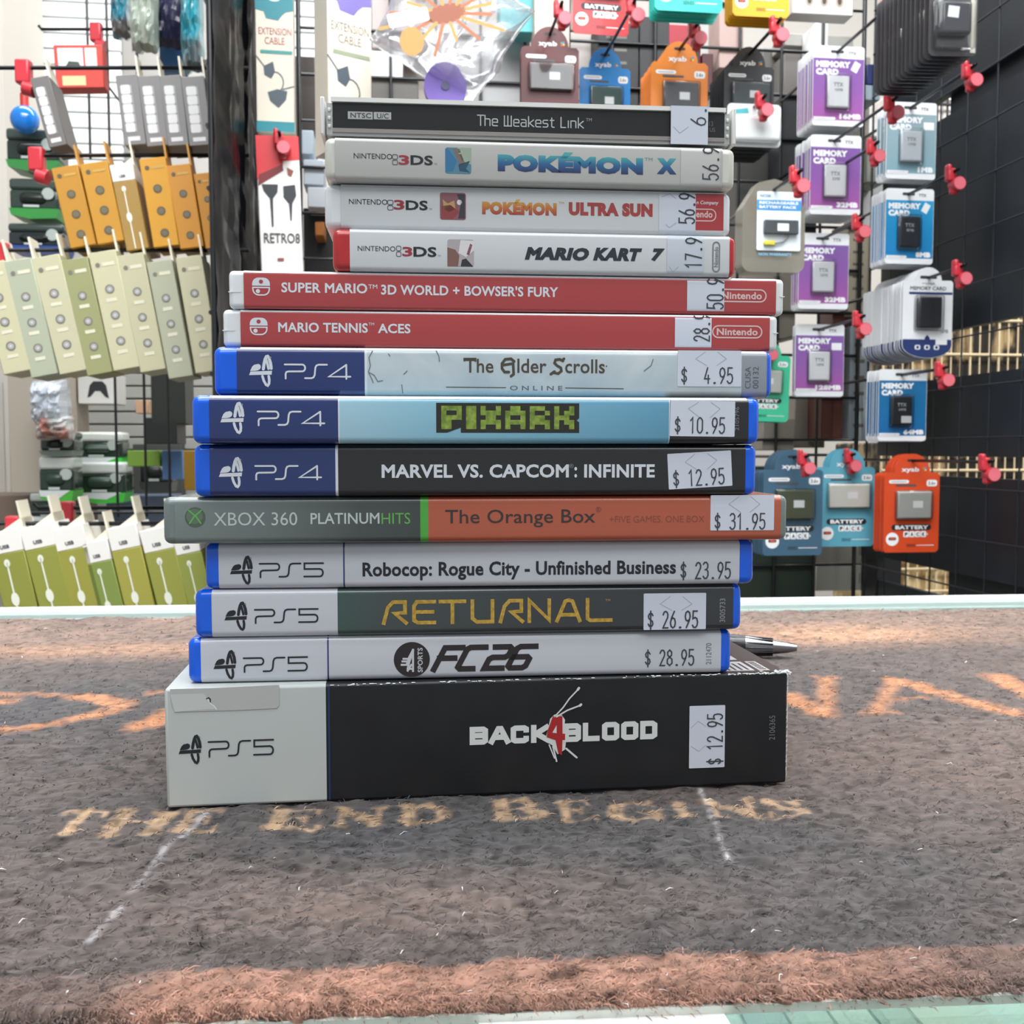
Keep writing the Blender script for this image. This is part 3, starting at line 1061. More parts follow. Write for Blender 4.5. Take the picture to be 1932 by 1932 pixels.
def switch_case(key, label, left, right, logo, title, stx, pr, pbx, oval):
    c = CS[key]
    root = thing('game_case', label, 'game case', c.T, 'slim red-spined game cases')
    b = keep_case(c, CLR, depth=0.104, r=1.5 * MM, left=c.x(left) + c.W / 2, right=c.W / 2 - c.x(right), core=M('#b9bfc2', 0.3))
    for zz in (0.42,):
        b.box(-c.W / 2 - 0.05 * MM, -c.W / 2 + 3.6 * MM, -0.12 * MM, 0.3 * MM, c.H * zz, c.H * zz + 0.25 * MM, CLR)
        b.box(c.W / 2 - 1.6 * MM, c.W / 2 + 0.05 * MM, -0.12 * MM, 0.3 * MM, c.H * 0.5, c.H * 0.5 + 0.25 * MM, CLR)
    b.build('case_shell', root)
    edge_highlight(c, c.x(left), c.x(right), root, r=1.1 * MM, a0=25, a1=75)
    b = MB()
    sleeve(b, c, c.x(left), c.x(right), [(c.x(right) + 1, REDP)], r=1.1 * MM, depth=0.1)
    x0, x1, z0, z1 = c.box(*logo)
    zm = (z0 + z1) / 2
    g = 0.25 * MM
    up = [p for p in rrect(x0, x1, zm + g - 2.6 * MM, z1, 1.8 * MM, 5) if p[1] > zm + g]
    b.poly(up + [(x0, zm + g), (x1, zm + g)], YF, INKW)
    b.poly(ngon((x0 + x1) / 2, zm + (z1 - zm) * 0.55, 0.62 * MM, n=14), YF - 0.03 * MM, REDP)
    lo_ = [p for p in rrect(x0 + 0.2 * MM, x1 - 0.2 * MM, z0 + 0.2 * MM, zm + 2 * MM, 1.7 * MM, 5) if p[1] < zm - g]
    b.stroke([[(x0 + 0.2 * MM, zm - g)] + lo_ + [(x1 - 0.2 * MM, zm - g), (x0 + 0.2 * MM, zm - g)]], 0.4 * MM, YF, INKW)
    b.poly(ngon(x0 + (x1 - x0) * 0.32, z0 + (zm - z0) * 0.5, 0.62 * MM, n=14), YF - 0.01 * MM, INKW)
    for s, bx, bold in title:
        b.text(s, *c.box(*bx), YF, INKW, bold)
    oval_logo(b, c, oval, M('#d8b9b8', 0.4))
    b.build('cover_sleeve', root)
    sticker(c, stx, root, pr, pbx, 90, clip=c.H - 0.5 * MM, wrap=True)


switch_case('ten', 'slim red-spined game case with short white title, lower of the two red-spined cases', 454, 1452, (471.5, 505, 599.5, 632.5),
            [('MARIO TENNIS', (525, 694, 609, 627.5), 0.025), ('TM', (695.5, 706, 609, 614), 0.0), ('ACES', (713, 774.5, 611, 629), 0.025)],
            (1273, 1342, 590, 660), '28.95', (1309, 1338, 578, 644), (1343, 1438, 614, 638.5))
switch_case('wor', 'slim red-spined game case with long white title, upper of the two red-spined cases', 460, 1464, (476, 509.5, 524, 558),
            [('SUPER MARIO', (531, 693, 534, 553), 0.025), ('TM', (695, 712, 537, 545), 0.01), ('3D WORLD + BOWSER\'S FURY', (719, 1053, 539, 558.5), 0.025)],
            (1296, 1366, 519, 591), '50.95', (1334, 1364, 510, 583), (1352, 1446, 545.5, 570.5))

# --- three small white cases
PAPER = M('#c9cdcf', 0.36, coat=0.5)
PAPER2 = M('#b3b3b0', 0.36, coat=0.5)


def pocket_case(key, label, shell, left, right, paper, nint, sq, three, ds):
    c = CS[key]
    root = thing('game_case', label, 'game case', c.T, 'small square game cases near the top of the stack')
    keep_case(c, shell, depth=0.135, r=2.2 * MM, left=c.x(left) + c.W / 2, right=c.W / 2 - c.x(right)).build('case_shell', root)
    if key == 'us':
        edge_highlight(c, c.x(left), c.x(right), root, r=1.4 * MM, a0=30, a1=75)
    b = MB()
    sleeve(b, c, c.x(left), c.x(right), [(c.x(right) + 1, paper)], r=1.4 * MM)
    b.text('NINTENDO', *c.box(*nint), YF, INK, 0.0)
    x0, x1, z0, z1 = c.box(*sq)
    zm = (z0 + z1) / 2
    for a, d in ((z0, zm - 0.15 * MM), (zm + 0.15 * MM, z1)):
        q = rrect(x0, x1, a, d, 0.35 * MM, 2)
        b.stroke([q + [q[0]]], 0.22 * MM, YF, M('#55595e', 0.5))
    b.text('3', *c.box(*three), YF, M('#96323c', 0.45), 0.03)
    b.text('DS', *c.box(*ds), YF, INK, 0.03)
    b.text('TM', *c.box(ds[1] + 2, ds[1] + 8, ds[3] - 4, ds[3]), YF, GREYINK)
    return c, root, b


def art_tile(b, c, bx, base, shapes):
    x0, x1, z0, z1 = c.box(*bx)
    b.poly(rrect(x0, x1, z0, z1, 0.7 * MM, 3), YF, base)
    for pts, m in shapes:
        b.poly([(x0 + u * (x1 - x0), z0 + w * (z1 - z0)) for u, w in pts], YF - 0.02 * MM, m)


# abstract colour tiles stand where the covers carry small pictures
RW = M('#b5282d', 0.25, coat=0.5)
c, root, b = pocket_case('mk', 'small white-spined game case with red ends and slanted black title, lowest of the small cases', RW, 660, 1376, PAPER,
                         (675, 746, 464.5, 474), (748, 756.5, 464.5, 484), (759, 778, 466, 484), (780, 823.5, 466, 485))
art_tile(b, c, (844, 894, 452, 503), M('#a9a3a6', 0.4),
         [([(0, 0), (0.4, 0), (0.45, 0.4), (0.3, 0.62), (0, 0.7)], M('#7c5b52', 0.4)), ([(0.42, 0.5), (0.7, 0.35), (1, 0.6), (1, 0.95), (0.5, 0.98)], M('#d6d3d5', 0.4)),
          ([(0.5, 0), (0.98, 0), (0.7, 0.3), (0.55, 0.25)], M('#303236', 0.4)), ([(0.72, 0.45), (0.82, 0.42), (0.95, 0.8), (0.86, 0.85)], M('#94464a', 0.4))])
b.text('MARIO', *c.box(993, 1111, 467, 491.5), YF, M('#26313a', 0.4), 0.07, 0, 0.28)
b.text('KART', *c.box(1122, 1208, 468, 492.5), YF, M('#26313a', 0.4), 0.07, 0, 0.28)
b.text('7', *c.box(1230, 1251, 469, 493), YF, M('#26313a', 0.4), 0.075, 0, 0.28)
oval_logo(b, c, (1343.5, 1358, 456, 514), M('#75797e', 0.5), 90)
b.build('cover_sleeve', root)
sticker(c, (1258, 1327, 440, 527), root, '17.95', (1293, 1323, 434, 506), 90, clip=c.H - 0.4 * MM, wrap=True, chev=[[(1262, 503), (1269, 513), (1280, 503)]], mat=M('#c0c8d2', 0.42))

WS = M('#dde2e4', 0.2, coat=0.4, sub=0.1)
c, root, b = pocket_case('us', 'small all-white game case with orange and red title and a red panel at its end', WS, 643, 1365, PAPER,
                         (658.5, 731, 376, 386), (731.5, 741.5, 378, 396.5), (743, 763, 377.5, 396), (765.5, 807, 378.5, 397))
art_tile(b, c, (830, 879, 364, 415), M('#8a5a63', 0.4),
         [([(0.05, 0.05), (0.5, 0.02), (0.75, 0.3), (0.4, 0.55), (0.05, 0.5)], M('#8f4345', 0.4)), ([(0.1, 0.75), (0.3, 0.6), (0.55, 0.72), (0.6, 0.4), (0.35, 0.28), (0.15, 0.4)], M('#bd9a66', 0.4)),
          ([(0.7, 0.05), (0.96, 0.05), (0.96, 0.95), (0.65, 0.95), (0.8, 0.6)], M('#3a3d42', 0.4)), (ngon(0.75, 0.65, 0.1, 0.1, 12), M('#dfe2e5', 0.4))])
pk = c.box(909.5, 1050, 378, 405)
UG = Mgrad([(0, '#a1403a'), (0.45, '#c07038'), (1, '#d3a64a')], 'Z', pk[2], pk[3], 0.45)
b.text('POKÉMON', *c.box(909.5, 1050, 376.5, 406), YF, UG, 0.07)
b.text('TM', *c.box(1054, 1064, 381, 385), YF, M('#c79c58', 0.5))
b.text('ULTRA SUN', *c.box(1073, 1231, 383, 408), YF, M('#a34240', 0.45), 0.07)
x0, x1, z0, z1 = c.box(1311, 1365, 366, 435)
b.rect(x0, x1 - 0.02 * MM, z0, z1, YF + 0.03 * MM, M('#a8373c', 0.35, coat=0.5))
b.text('n Company', *c.box(1314, 1355, 379, 388), YF, INKW, 0.02, 0, 0.15)
q = c.box(1296, 1350, 395, 417)
pts = rrect(q[0], q[1], q[2], q[3], 1.6 * MM, 5)
b.stroke([pts + [pts[0]]], 0.35 * MM, YF, M('#d8b9b8', 0.4))
b.text('endo', *c.box(1313, 1344, 398, 411), YF, M('#d8b9b8', 0.4), 0.03)
b.build('cover_sleeve', root)
sticker(c, (1243, 1312, 356, 446), root, '56.95', (1281, 1310, 350, 422), 90, clip=c.H - 0.4 * MM, wrap=True, chev=[[(1248, 372), (1263, 366), (1275, 375)], [(1256, 424), (1262, 430), (1275, 421)]])

WS2 = M('#cfd0c6', 0.22, coat=0.4, sub=0.1)
c, root, b = pocket_case('px', 'small all-white game case with teal to navy title, uppermost of the small cases', WS2, 632, 1363, PAPER2,
                         (667.5, 740, 290, 300), (740.5, 750, 292, 311), (752, 772, 293, 311.5), (774.5, 816.5, 293.5, 312))
art_tile(b, c, (840, 889, 279, 328), M('#4f8094', 0.4),
         [([(0, 0.05), (0.3, 0.1), (0.45, 0.5), (0.1, 0.95), (0, 0.95)], M('#35719a', 0.4)), ([(0.45, 0.95), (0.65, 0.5), (1, 0.35), (1, 1), (0.5, 1)], M('#97a894', 0.4)),
          ([(0.3, 0.95), (0.55, 0.95), (0.75, 0.4), (0.55, 0.35)], M('#7b6a62', 0.4)), ([(0.5, 0.35), (0.95, 0.5), (0.8, 0.2), (0.95, 0.05), (0.55, 0.1)], M('#2d4e66', 0.4)), (ngon(0.56, 0.84, 0.09, 0.09, 12), M('#d5d8d2', 0.4))])
pk = c.box(939, 1213, 294, 326)
TG = Mgrad([(0, '#27325e'), (0.5, '#28618f'), (1, '#4aa3a8')], 'Z', pk[2], pk[3], 0.45)
b.text('POKÉMON', *c.box(939, 1213, 288, 327), YF, TG, 0.08)
b.text('TM', *c.box(1216, 1231, 298, 304), YF, M('#5d8a95', 0.5), 0.0)
b.text('X', *c.box(1239, 1276, 299, 329), YF, TG, 0.09)
b.build('cover_sleeve', root)
bst = sticker(c, (1284, 1358, 271, 356), root, '56.95', (1326, 1355, 262, 340), 90, clip=c.H - 0.5 * MM, wrap=True, mat=M('#bcbcba', 0.38, coat=0.5, key='film'))
bst['label'] = 'clear price label printed in black'

# --- topmost: thin clear jewel case
c = CS['wl']
W, H = c.W, c.H
root = thing('disc_case', 'clear hard plastic disc case with dark grey spine label, topmost of the stack', 'disc case', c.T)
JC = Mclear('#eef2f2', 0.14, 0.06, 'jewel_plastic', 0.42, '#f0f2ee')
JCL = Mclear('#f2f4f2', 0.14, 0.06, 'jewel_lid', 0.85, '#fafaf6')
b = MB()
D = 0.142
b.box(-W / 2 + 3.2 * MM, W / 2 - 3.2 * MM, 0, D, H - 1.3 * MM, H, JCL)          # lid plate
for s in (-1, 1):                                                        # lid side cheeks
    xa, xb2 = (-W / 2, -W / 2 + 1.3 * MM) if s < 0 else (W / 2 - 1.3 * MM, W / 2)
    b.rbox(xa, xb2, -0.2 * MM, D, 0.9 * MM, H, 0.4 * MM, JCL, 2)
b.build('lid', root)
b = MB()
x0_, x1_ = c.x(627, 215), c.x(1368, 235)
b.box(-W / 2 + 2.2 * MM, W / 2 - 2.2 * MM, 0.9 * MM, D, 0.9 * MM, 1.9 * MM, JC)
b.box(-W / 2 + 1.8 * MM, x0_, 0.8 * MM, D, 1.2 * MM, H - 1.6 * MM, JC)
b.box(x1_, W / 2 - 1.8 * MM, 0.8 * MM, D, 1.2 * MM, H - 1.6 * MM, JC)
for i, zz in enumerate((0.25, 0.45, 0.65)):
    for xx in (-W / 2 + 2.2 * MM, W / 2 - 3.0 * MM):
        b.rbox(xx, xx + 0.9 * MM, 0.2 * MM, 1.8 * MM, H * zz, H * zz + 1.1 * MM, 0.2 * MM, M('#dde0de', 0.2), 1)
b.build('tray_shell', root)
b = MB()
INL = M('#37393c', 0.4, coat=0.7)
zl0, zl1 = c.p(1000, 249)[1], c.p(1000, 202.5)[1]
b.rect(x0_, x1_, zl0, zl1, 0.6 * MM, INL)
b.box(x0_, x1_, 0.6 * MM, D - 3 * MM, zl0, zl1, INL)
b.box(x0_, x1_, 0.5 * MM, D - 2 * MM, 1.9 * MM, zl0 - 0.1 * MM, M('#8e8a86', 0.4))
ty = 0.5 * MM
LG = M('#a9adab', 0.5)
b.rect(*c.box(656, 703, 209.5, 224), ty, LG)
b.rect(*c.box(705, 738, 210.5, 224.5), ty, LG)
b.text('NTSC', *c.box(661, 700, 212, 221.5), ty - 0.05 * MM, INL, 0.01)
b.text('U/C', *c.box(711, 733, 213, 222.5), ty - 0.05 * MM, INL, 0.01)
tech = {'T': [[(0, 7), (4, 7)], [(2, 7), (2, 0)]], 'h': [[(0, 7), (0, 0)], [(0, 4.6), (2.6, 4.6), (3.2, 4), (3.2, 0)]], 'e': [[(0, 2.4), (3.3, 2.4), (3.3, 4), (2.7, 4.7), (0.6, 4.7), (0, 4), (0, 0.6), (0.6, 0), (3.2, 0)]],
        'W': [[(0, 7), (0, 0), (4.4, 0), (4.4, 7)], [(2.2, 0), (2.2, 7)]], 'a': [[(0.2, 4.7), (2.6, 4.7), (3.2, 4), (3.2, 0), (0.6, 0), (0, 0.7), (0, 1.9), (0.6, 2.6), (3.2, 2.6)]],
        'k': [[(0, 7), (0, 0)], [(3.2, 4.7), (0.6, 2.4), (3.3, 0)]], 's': [[(3, 4.7), (0.6, 4.7), (0, 4), (0, 3), (0.6, 2.4), (2.6, 2.4), (3.1, 1.8), (3.1, 0.7), (2.5, 0), (0, 0)]],
        't': [[(1, 6.4), (1, 0.6), (1.6, 0), (2.6, 0)], [(0, 4.7), (2.4, 4.7)]], 'L': [[(0, 7), (0, 0), (3, 0)]], 'i': [[(0.5, 4.7), (0.5, 0)]], 'n': [[(0, 0), (0, 4.7), (2.6, 4.7), (3.2, 4), (3.2, 0)]]}
adv = {'T': 4.8, 'h': 4.7, 'e': 4.7, 'W': 6, 'a': 4.8, 'k': 4.6, 's': 4.6, 't': 4, 'L': 4.2, 'i': 2.2, 'n': 4.8, ' ': 3}
s_ = 'The Weakest Link'
tot = sum(adv[q] for q in s_)
q0 = c.box(901, 1105, 219, 238)
xx = 0
for ch in s_:
    if ch != ' ':
        f = lambda q: (q0[0] + (xx + q[0]) / tot * (q0[1] - q0[0]), q0[2] + q[1] / 7 * (q0[3] - q0[2]))
        b.stroke([[f(q) for q in ln] for ln in tech[ch]], 0.34 * MM, ty, M('#b4b7b4', 0.5))
    xx += adv[ch]
b.text('TM', *c.box(1106, 1117, 222, 228), ty, M('#9a9d9b', 0.5))
b.text('13', *c.box(1339, 1346, 228, 237), ty, M('#6f7376', 0.5))
b.text('US', *c.box(1340, 1350, 240, 248), ty, M('#6f7376', 0.5))
b.build('spine_label', root)
sb = MB()
x0, x1, _a, _b = c.box(1265, 1335, 205, 268)
sb.box(x0, x1, -0.5 * MM, -0.38 * MM, 0.6 * MM, H + 0.12 * MM, STICK)
sb.box(x0, x1, -0.5 * MM, 14 * MM, H + 0.02 * MM, H + 0.12 * MM, STICK)
for ln in [[(1270, 240), (1282, 252), (1298, 240)]]:
    sb.stroke([[c.p(*q) for q in ln]], 0.16 * MM, -0.55 * MM, SLIT)
q = c.box(1303, 1331, 180, 238)
price(sb, '6.95', q[0], q[1], q[2], q[2] + 12.6 * MM, -0.58 * MM, PRICEINK, 90, clip=H + 0.05 * MM)
sb.build('price_sticker', root)

# ------------------------------------------------------------ counter: glass top, rail, printed mat, pen
MYAW = R(3.6)
MX = Vector((math.cos(MYAW), math.sin(MYAW), 0))
MY = Vector((-math.sin(MYAW), math.cos(MYAW), 0))
MO = ground(966, 1878)


def mloc(px, py):
    g = ground(px, py) - MO
    return g.dot(MX), g.dot(MY)


rng = np.random.default_rng(5)


def vnoise(x, y, cell, seed, ax=1.0):
    """smooth value noise 0..1 on metres"""
    g = np.random.default_rng(seed).random((257, 257))
    u, v = x / (cell * ax), y / cell
    iu, iv = np.floor(u).astype(int), np.floor(v).astype(int)
    fu, fv = u - iu, v - iv
    fu, fv = fu * fu * (3 - 2 * fu), fv * fv * (3 - 2 * fv)
    a, b_, c_, d_ = g[iu % 257, iv % 257], g[(iu + 1) % 257, iv % 257], g[iu % 257, (iv + 1) % 257], g[(iu + 1) % 257, (iv + 1) % 257]
    return (a * (1 - fu) + b_ * fu) * (1 - fv) + (c_ * (1 - fu) + d_ * fu) * fv


MD = mloc(966, 1157)[1]
xs_ = np.concatenate([np.arange(-0.46, -0.13, 0.0017), np.arange(-0.13, 0.13, 0.0008), np.arange(0.13, 0.461, 0.0017)])
ys_ = np.concatenate([np.arange(0, 0.09, 0.0007), np.arange(0.09, 0.22, 0.0011), np.arange(0.22, MD, 0.0019), [MD]])
GX, GY = np.meshgrid(xs_, ys_)
NX, NY = len(xs_), len(ys_)


def seg_mask(segs, X, Y, soft):
    """0..1 coverage of dyed strokes; segs = (ax, ay, bx, by, width)"""
    m = np.zeros_like(X)
    for ax, ay, bx, by, w in segs:
        dx, dy = bx - ax, by - ay
        L2 = dx * dx + dy * dy + 1e-12
        x0, x1 = min(ax, bx) - w - soft, max(ax, bx) + w + soft
        y0, y1 = min(ay, by) - w - soft, max(ay, by) + w + soft
        k = (X > x0) & (X < x1) & (Y > y0) & (Y < y1)
        if not k.any():
            continue
        xx, yy = X[k], Y[k]
        t = np.clip(((xx - ax) * dx + (yy - ay) * dy) / L2, 0, 1)
        d = np.hypot(xx - ax - t * dx, yy - ay - t * dy)
        m[k] = np.maximum(m[k], np.clip((w / 2 + soft / 2 - d) / soft, 0, 1))
    return m


SER = {  # letter strokes on a 4 x 7 cell with stroke weights (thick ~1.2, thin ~0.45)
    'T': [(0, 6.7, 4, 6.7, .6), (2, 6.7, 2, 0.2, 1.3), (1.2, 0.2, 2.8, 0.2, .5), (0, 6.7, 0, 5.6, .5), (4, 6.7, 4, 5.6, .5)],
    'H': [(0.6, 6.8, 0.6, 0.2, 1.2), (3.4, 6.8, 3.4, 0.2, 1.2), (0.6, 3.6, 3.4, 3.6, .5), (0, 0.2, 1.3, 0.2, .45), (2.7, 0.2, 4, 0.2, .45), (0, 6.8, 1.3, 6.8, .45), (2.7, 6.8, 4, 6.8, .45)],
    'E': [(0.8, 6.8, 0.8, 0.2, 1.3), (0, 6.7, 3.8, 6.7, .5), (0, 0.2, 4, 0.2, .5), (0.8, 3.6, 2.8, 3.6, .5), (3.8, 6.7, 3.8, 5.5, .4), (4, 0.2, 4, 1.6, .45), (2.8, 4.3, 2.8, 2.8, .4)],
    'N': [(0.5, 6.8, 0.5, 0.2, .55), (0.5, 6.6, 3.6, 0.4, 1.2), (3.6, 6.8, 3.6, 0.2, .55), (0, 0.2, 1.1, 0.2, .4), (3, 6.8, 4.2, 6.8, .4), (-0.2, 6.8, 0.8, 6.8, .4)],
    'D': [(0.8, 6.8, 0.8, 0.2, 1.3), (0.2, 6.8, 2.4, 6.7, .5), (2.4, 6.7, 3.5, 5.2, .9), (3.5, 5.2, 3.6, 2, 1.2), (3.6, 2, 2.4, 0.3, .9), (2.4, 0.3, 0.2, 0.2, .5)],
    'B': [(0.8, 6.8, 0.8, 0.2, 1.3), (0.2, 6.8, 2.6, 6.7, .5), (2.6, 6.7, 3.2, 5.4, 1), (3.2, 5.2, 2.4, 3.7, .8), (0.8, 3.6, 2.5, 3.6, .5), (2.5, 3.6, 3.6, 2, 1.1), (3.6, 1.8, 2.6, 0.3, .9), (2.6, 0.3, 0.2, 0.2, .5)],
    'G': [(3.6, 5.4, 2.4, 6.7, .55), (2.4, 6.7, 0.9, 5.6, .8), (0.9, 5.6, 0.6, 2, 1.3), (0.6, 2, 1.8, 0.3, .9), (1.8, 0.3, 3.5, 0.6, .6), (3.5, 0.6, 3.5, 3, 1.1), (2.6, 3.1, 4.1, 3.1, .4), (3.6, 5.2, 3.6, 6.7, .4)],
    'I': [(2, 6.8, 2, 0.2, 1.5), (1, 6.8, 3, 6.8, .45), (1, 0.2, 3, 0.2, .45)],
    'S': [(3.5, 5.4, 2.6, 6.7, .5), (2.6, 6.7, 1, 6.2, .8), (1, 6.2, 0.8, 4.9, 1), (0.8, 4.9, 3.2, 2.6, 1.3), (3.2, 2.6, 3.3, 1.2, 1), (3.3, 1.2, 1.8, 0.2, .7), (1.8, 0.2, 0.5, 0.9, .5), (0.5, 0.3, 0.5, 2, .4), (3.5, 6.7, 3.5, 5.2, .4)],
}
TXTROW = [('T', 82, 160, 1530, 1573), ('H', 180, 300, 1529, 1572), ('E', 322, 400, 1527, 1565), ('E', 495, 597, 1524, 1562), ('N', 628, 718, 1522, 1555), ('D', 750, 846, 1518, 1548),
          ('B', 928, 1034, 1508, 1546), ('E', 1060, 1124, 1509, 1545), ('G', 1152, 1254, 1508, 1547), ('I', 1262, 1326, 1508, 1541), ('N', 1346, 1440, 1507, 1539), ('S', 1452, 1542, 1504, 1540)]
tan_segs = []
for ch, xa, xb_, yt, yb in TXTROW:
    ym = (yt + yb) / 2
    A0 = mloc(xa, yb)
    A1 = mloc(xb_, yb)
    B0 = mloc(xa, yt)[1]
    wx = (A1[0] - A0[0]) / 4.0
    hy = (B0 - A0[1]) / 7.0
    ex, ey = mloc((xa + xb_) / 2, ym)
    for a, q, e_, d_, wt in SER[ch]:
        pa = (A0[0] + a * wx, A0[1] + (A1[1] - A0[1]) * a / 4 + q * hy)
        pb = (A0[0] + e_ * wx, A0[1] + (A1[1] - A0[1]) * e_ / 4 + d_ * hy)
        tan_segs.append((*pa, *pb, wt * wx * 0.9))
or_segs = []


def orl(pts, w):
    P = [mloc(*p) for p in pts]
    for a, q in zip(P, P[1:]):
        or_segs.append((*a, *q, w))


orl([(-60, 1310), (60, 1307), (140, 1310)], 0.004)
orl([(150, 1312), (205, 1317), (225, 1326), (205, 1339), (160, 1351)], 0.010)
orl([(200, 1320), (232, 1324), (222, 1333)], 0.010)
orl([(160, 1352), (90, 1366), (20, 1374), (-60, 1370)], 0.006)
orl([(0, 1322), (-40, 1328)], 0.012)
orl([(252, 1370), (285, 1356), (320, 1338)], 0.008)
orl([(290, 1362), (325, 1350)], 0.012)
orl([(285, 1306), (330, 1303)], 0.006)
orl([(1480, 1310), (1515, 1326), (1545, 1343)], 0.011)
orl([(1500, 1316), (1530, 1332), (1550, 1346)], 0.010)
orl([(1557, 1278), (1560, 1300), (1560, 1340)], 0.006)
orl([(1540, 1276), (1575, 1276)], 0.004)
orl([(1688, 1284), (1672, 1308), (1655, 1340)], 0.0055)
orl([(1638, 1344), (1685, 1341)], 0.005)
orl([(1690, 1282), (1740, 1294), (1800, 1313), (1850, 1330), (1905, 1341)], 0.012)
orl([(1672, 1317), (1735, 1317)], 0.004)
orl([(1880, 1274), (1935, 1300), (1990, 1325)], 0.014)

# colours of the mat's print (linear)
Lc = lambda h: np.array(lin(h)[:3])
C_DARK, C_BROWN, C_TAN, C_BAND, C_TXT, C_OR, C_DUST = (Lc(h) for h in ('#403f40', '#60534d', '#866f62', '#956f5e', '#ae9071', '#be8259', '#a9a5a6'))


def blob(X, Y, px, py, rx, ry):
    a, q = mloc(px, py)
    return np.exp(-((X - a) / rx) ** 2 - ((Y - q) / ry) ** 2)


def mat_colour(X, Y):
    n1 = vnoise(X, Y, 0.06, 1, 1.6)
    n2 = vnoise(X, Y, 0.02, 2, 1.4)
    base = np.clip(0.38 + 0.45 * (n1 - 0.5) + 0.3 * (n2 - 0.5) + np.clip((np.abs(X - 0.0) - 0.10) * 2.0, 0, 0.5), 0, 1)
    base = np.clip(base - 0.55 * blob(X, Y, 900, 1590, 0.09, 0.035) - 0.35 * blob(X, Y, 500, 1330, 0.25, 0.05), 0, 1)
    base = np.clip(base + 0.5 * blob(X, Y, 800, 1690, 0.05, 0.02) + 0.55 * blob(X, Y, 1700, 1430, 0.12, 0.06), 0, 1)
    base = base[..., None]
    col = C_DARK * (1 - base) + C_BROWN * base
    yb = mloc(966, 1245)[1]
    far = np.clip((Y - yb - 0.05 * (n1 - 0.5)) / 0.10, 0, 1)[..., None] * (0.45 + 0.55 * n2[..., None])
    col = col * (1 - far) + C_TAN * far
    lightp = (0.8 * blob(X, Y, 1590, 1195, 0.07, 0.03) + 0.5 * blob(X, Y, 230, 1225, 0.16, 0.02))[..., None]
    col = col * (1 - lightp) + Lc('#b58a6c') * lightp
    y1 = mloc(966, 1806)[1]
    e = 0.002 * (vnoise(X, Y, 0.008, 3) - 0.5)
    band = np.clip((y1 + e - Y) / 0.0015, 0, 1) * np.clip((X + 0.082 + 0.012 * n2) / 0.02, 0.15, 1) * np.clip((0.12 - X) / 0.05, 0.35, 1)
    band = (band * (0.7 + 0.3 * n2))[..., None]
    col = col * (1 - band) + C_BAND * band
    fz = 0.6 + 0.4 * vnoise(X, Y, 0.0025, 4)
    wob = 0.0012 * (vnoise(X, Y, 0.004, 6) - 0.5)
    t = (seg_mask(tan_segs, X + wob, Y + wob, 0.0014) * fz)[..., None] * 0.92
    col = col * (1 - t) + C_TXT * t
    t = (seg_mask(or_segs, X + wob * 3, Y + wob * 3, 0.006) * fz)[..., None] * 0.9
    col = col * (1 - t) + C_OR * t
    dust = []
    for pts, w in (([(388, 1535), (350, 1566), (312, 1600), (265, 1655), (230, 1703), (165, 1772)], 0.0013), ([(1322, 1484), (1345, 1540), (1362, 1590), (1377, 1626)], 0.0012)):
        P = [mloc(*p) for p in pts]
        dust += [(*a, *q, w) for a, q in zip(P, P[1:])]
    t = (seg_mask(dust, X + wob, Y, 0.0016) * np.clip(2.2 * vnoise(X, Y, 0.004, 9) - 0.25, 0, 1))[..., None] * 0.8
    col = col * (1 - t) + C_DUST * t
    pile = vnoise(X, Y, 0.0012, 11, 1.3)[..., None] * 0.5 + vnoise(X, Y, 0.0027, 12, 1.4)[..., None] * 0.5
    pits = np.clip((vnoise(X, Y, 0.0022, 14, 1.5) - 0.72) * 5, 0, 1)[..., None]
    return np.clip(col * (0.42 + 1.16 * pile) * (1 - 0.6 * pits), 0, 1)


hgt = 0.0011 * vnoise(GX, GY, 0.0017, 21, 1.7) + 0.0010 * vnoise(GX, GY, 0.0036, 22, 1.6) + 0.0012 * vnoise(GX, GY, 0.012, 23) - 0.0021
edge_wob = 0.0016 * vnoise(GX, GY * 0, 0.006, 31) + 0.0012 * vnoise(GX, GY * 0, 0.0022, 32)
PX_ = GX
PY_ = GY + np.where(GY < 0.004, (0.004 - GY) / 0.004 * edge_wob * -1, 0)
hgt = hgt - np.clip((0.0012 - GY) / 0.0012, 0, 1) ** 2 * 0.0024


def mat_material(name):
    m = bpy.data.materials.new(name)
    m.use_nodes = True
    nt = m.node_tree
    bs = nt.nodes['Principled BSDF']
    at_ = nt.nodes.new('ShaderNodeVertexColor')
    at_.layer_name = 'dye'
    nt.links.new(at_.outputs[0], bs.inputs['Base Color'])
    bs.inputs['Roughness'].default_value = 0.95
    bs.inputs['Specular IOR Level'].default_value = 0.15
    bs.inputs['Sheen Weight'].default_value = 0.25
    bs.inputs['Sheen Roughness'].default_value = 0.5
    return m


MATM = mat_material('printed_pile')
matroot = thing('counter_mat', 'worn brown-grey printed mat with faded orange and tan lettering, under the stack of cases', 'mat', Matrix.Translation(MO) @ Matrix.Rotation(MYAW, 4, 'Z'))


def grid_mesh(name, verts, faces, cols, parent, mat):
    me = bpy.data.meshes.new(name)
    me.from_pydata(verts, [], faces)
    ca = me.color_attributes.new('dye', 'FLOAT_COLOR', 'POINT')
    ca.data.foreach_set('color', np.concatenate([cols, np.ones((len(cols), 1))], 1).astype(np.float32).ravel())
    me.materials.append(mat)
    me.polygons.foreach_set('use_smooth', [True] * len(me.polygons))
    o = bpy.data.objects.new(name, me)
    COL.objects.link(o)
    o.parent = parent
    return o


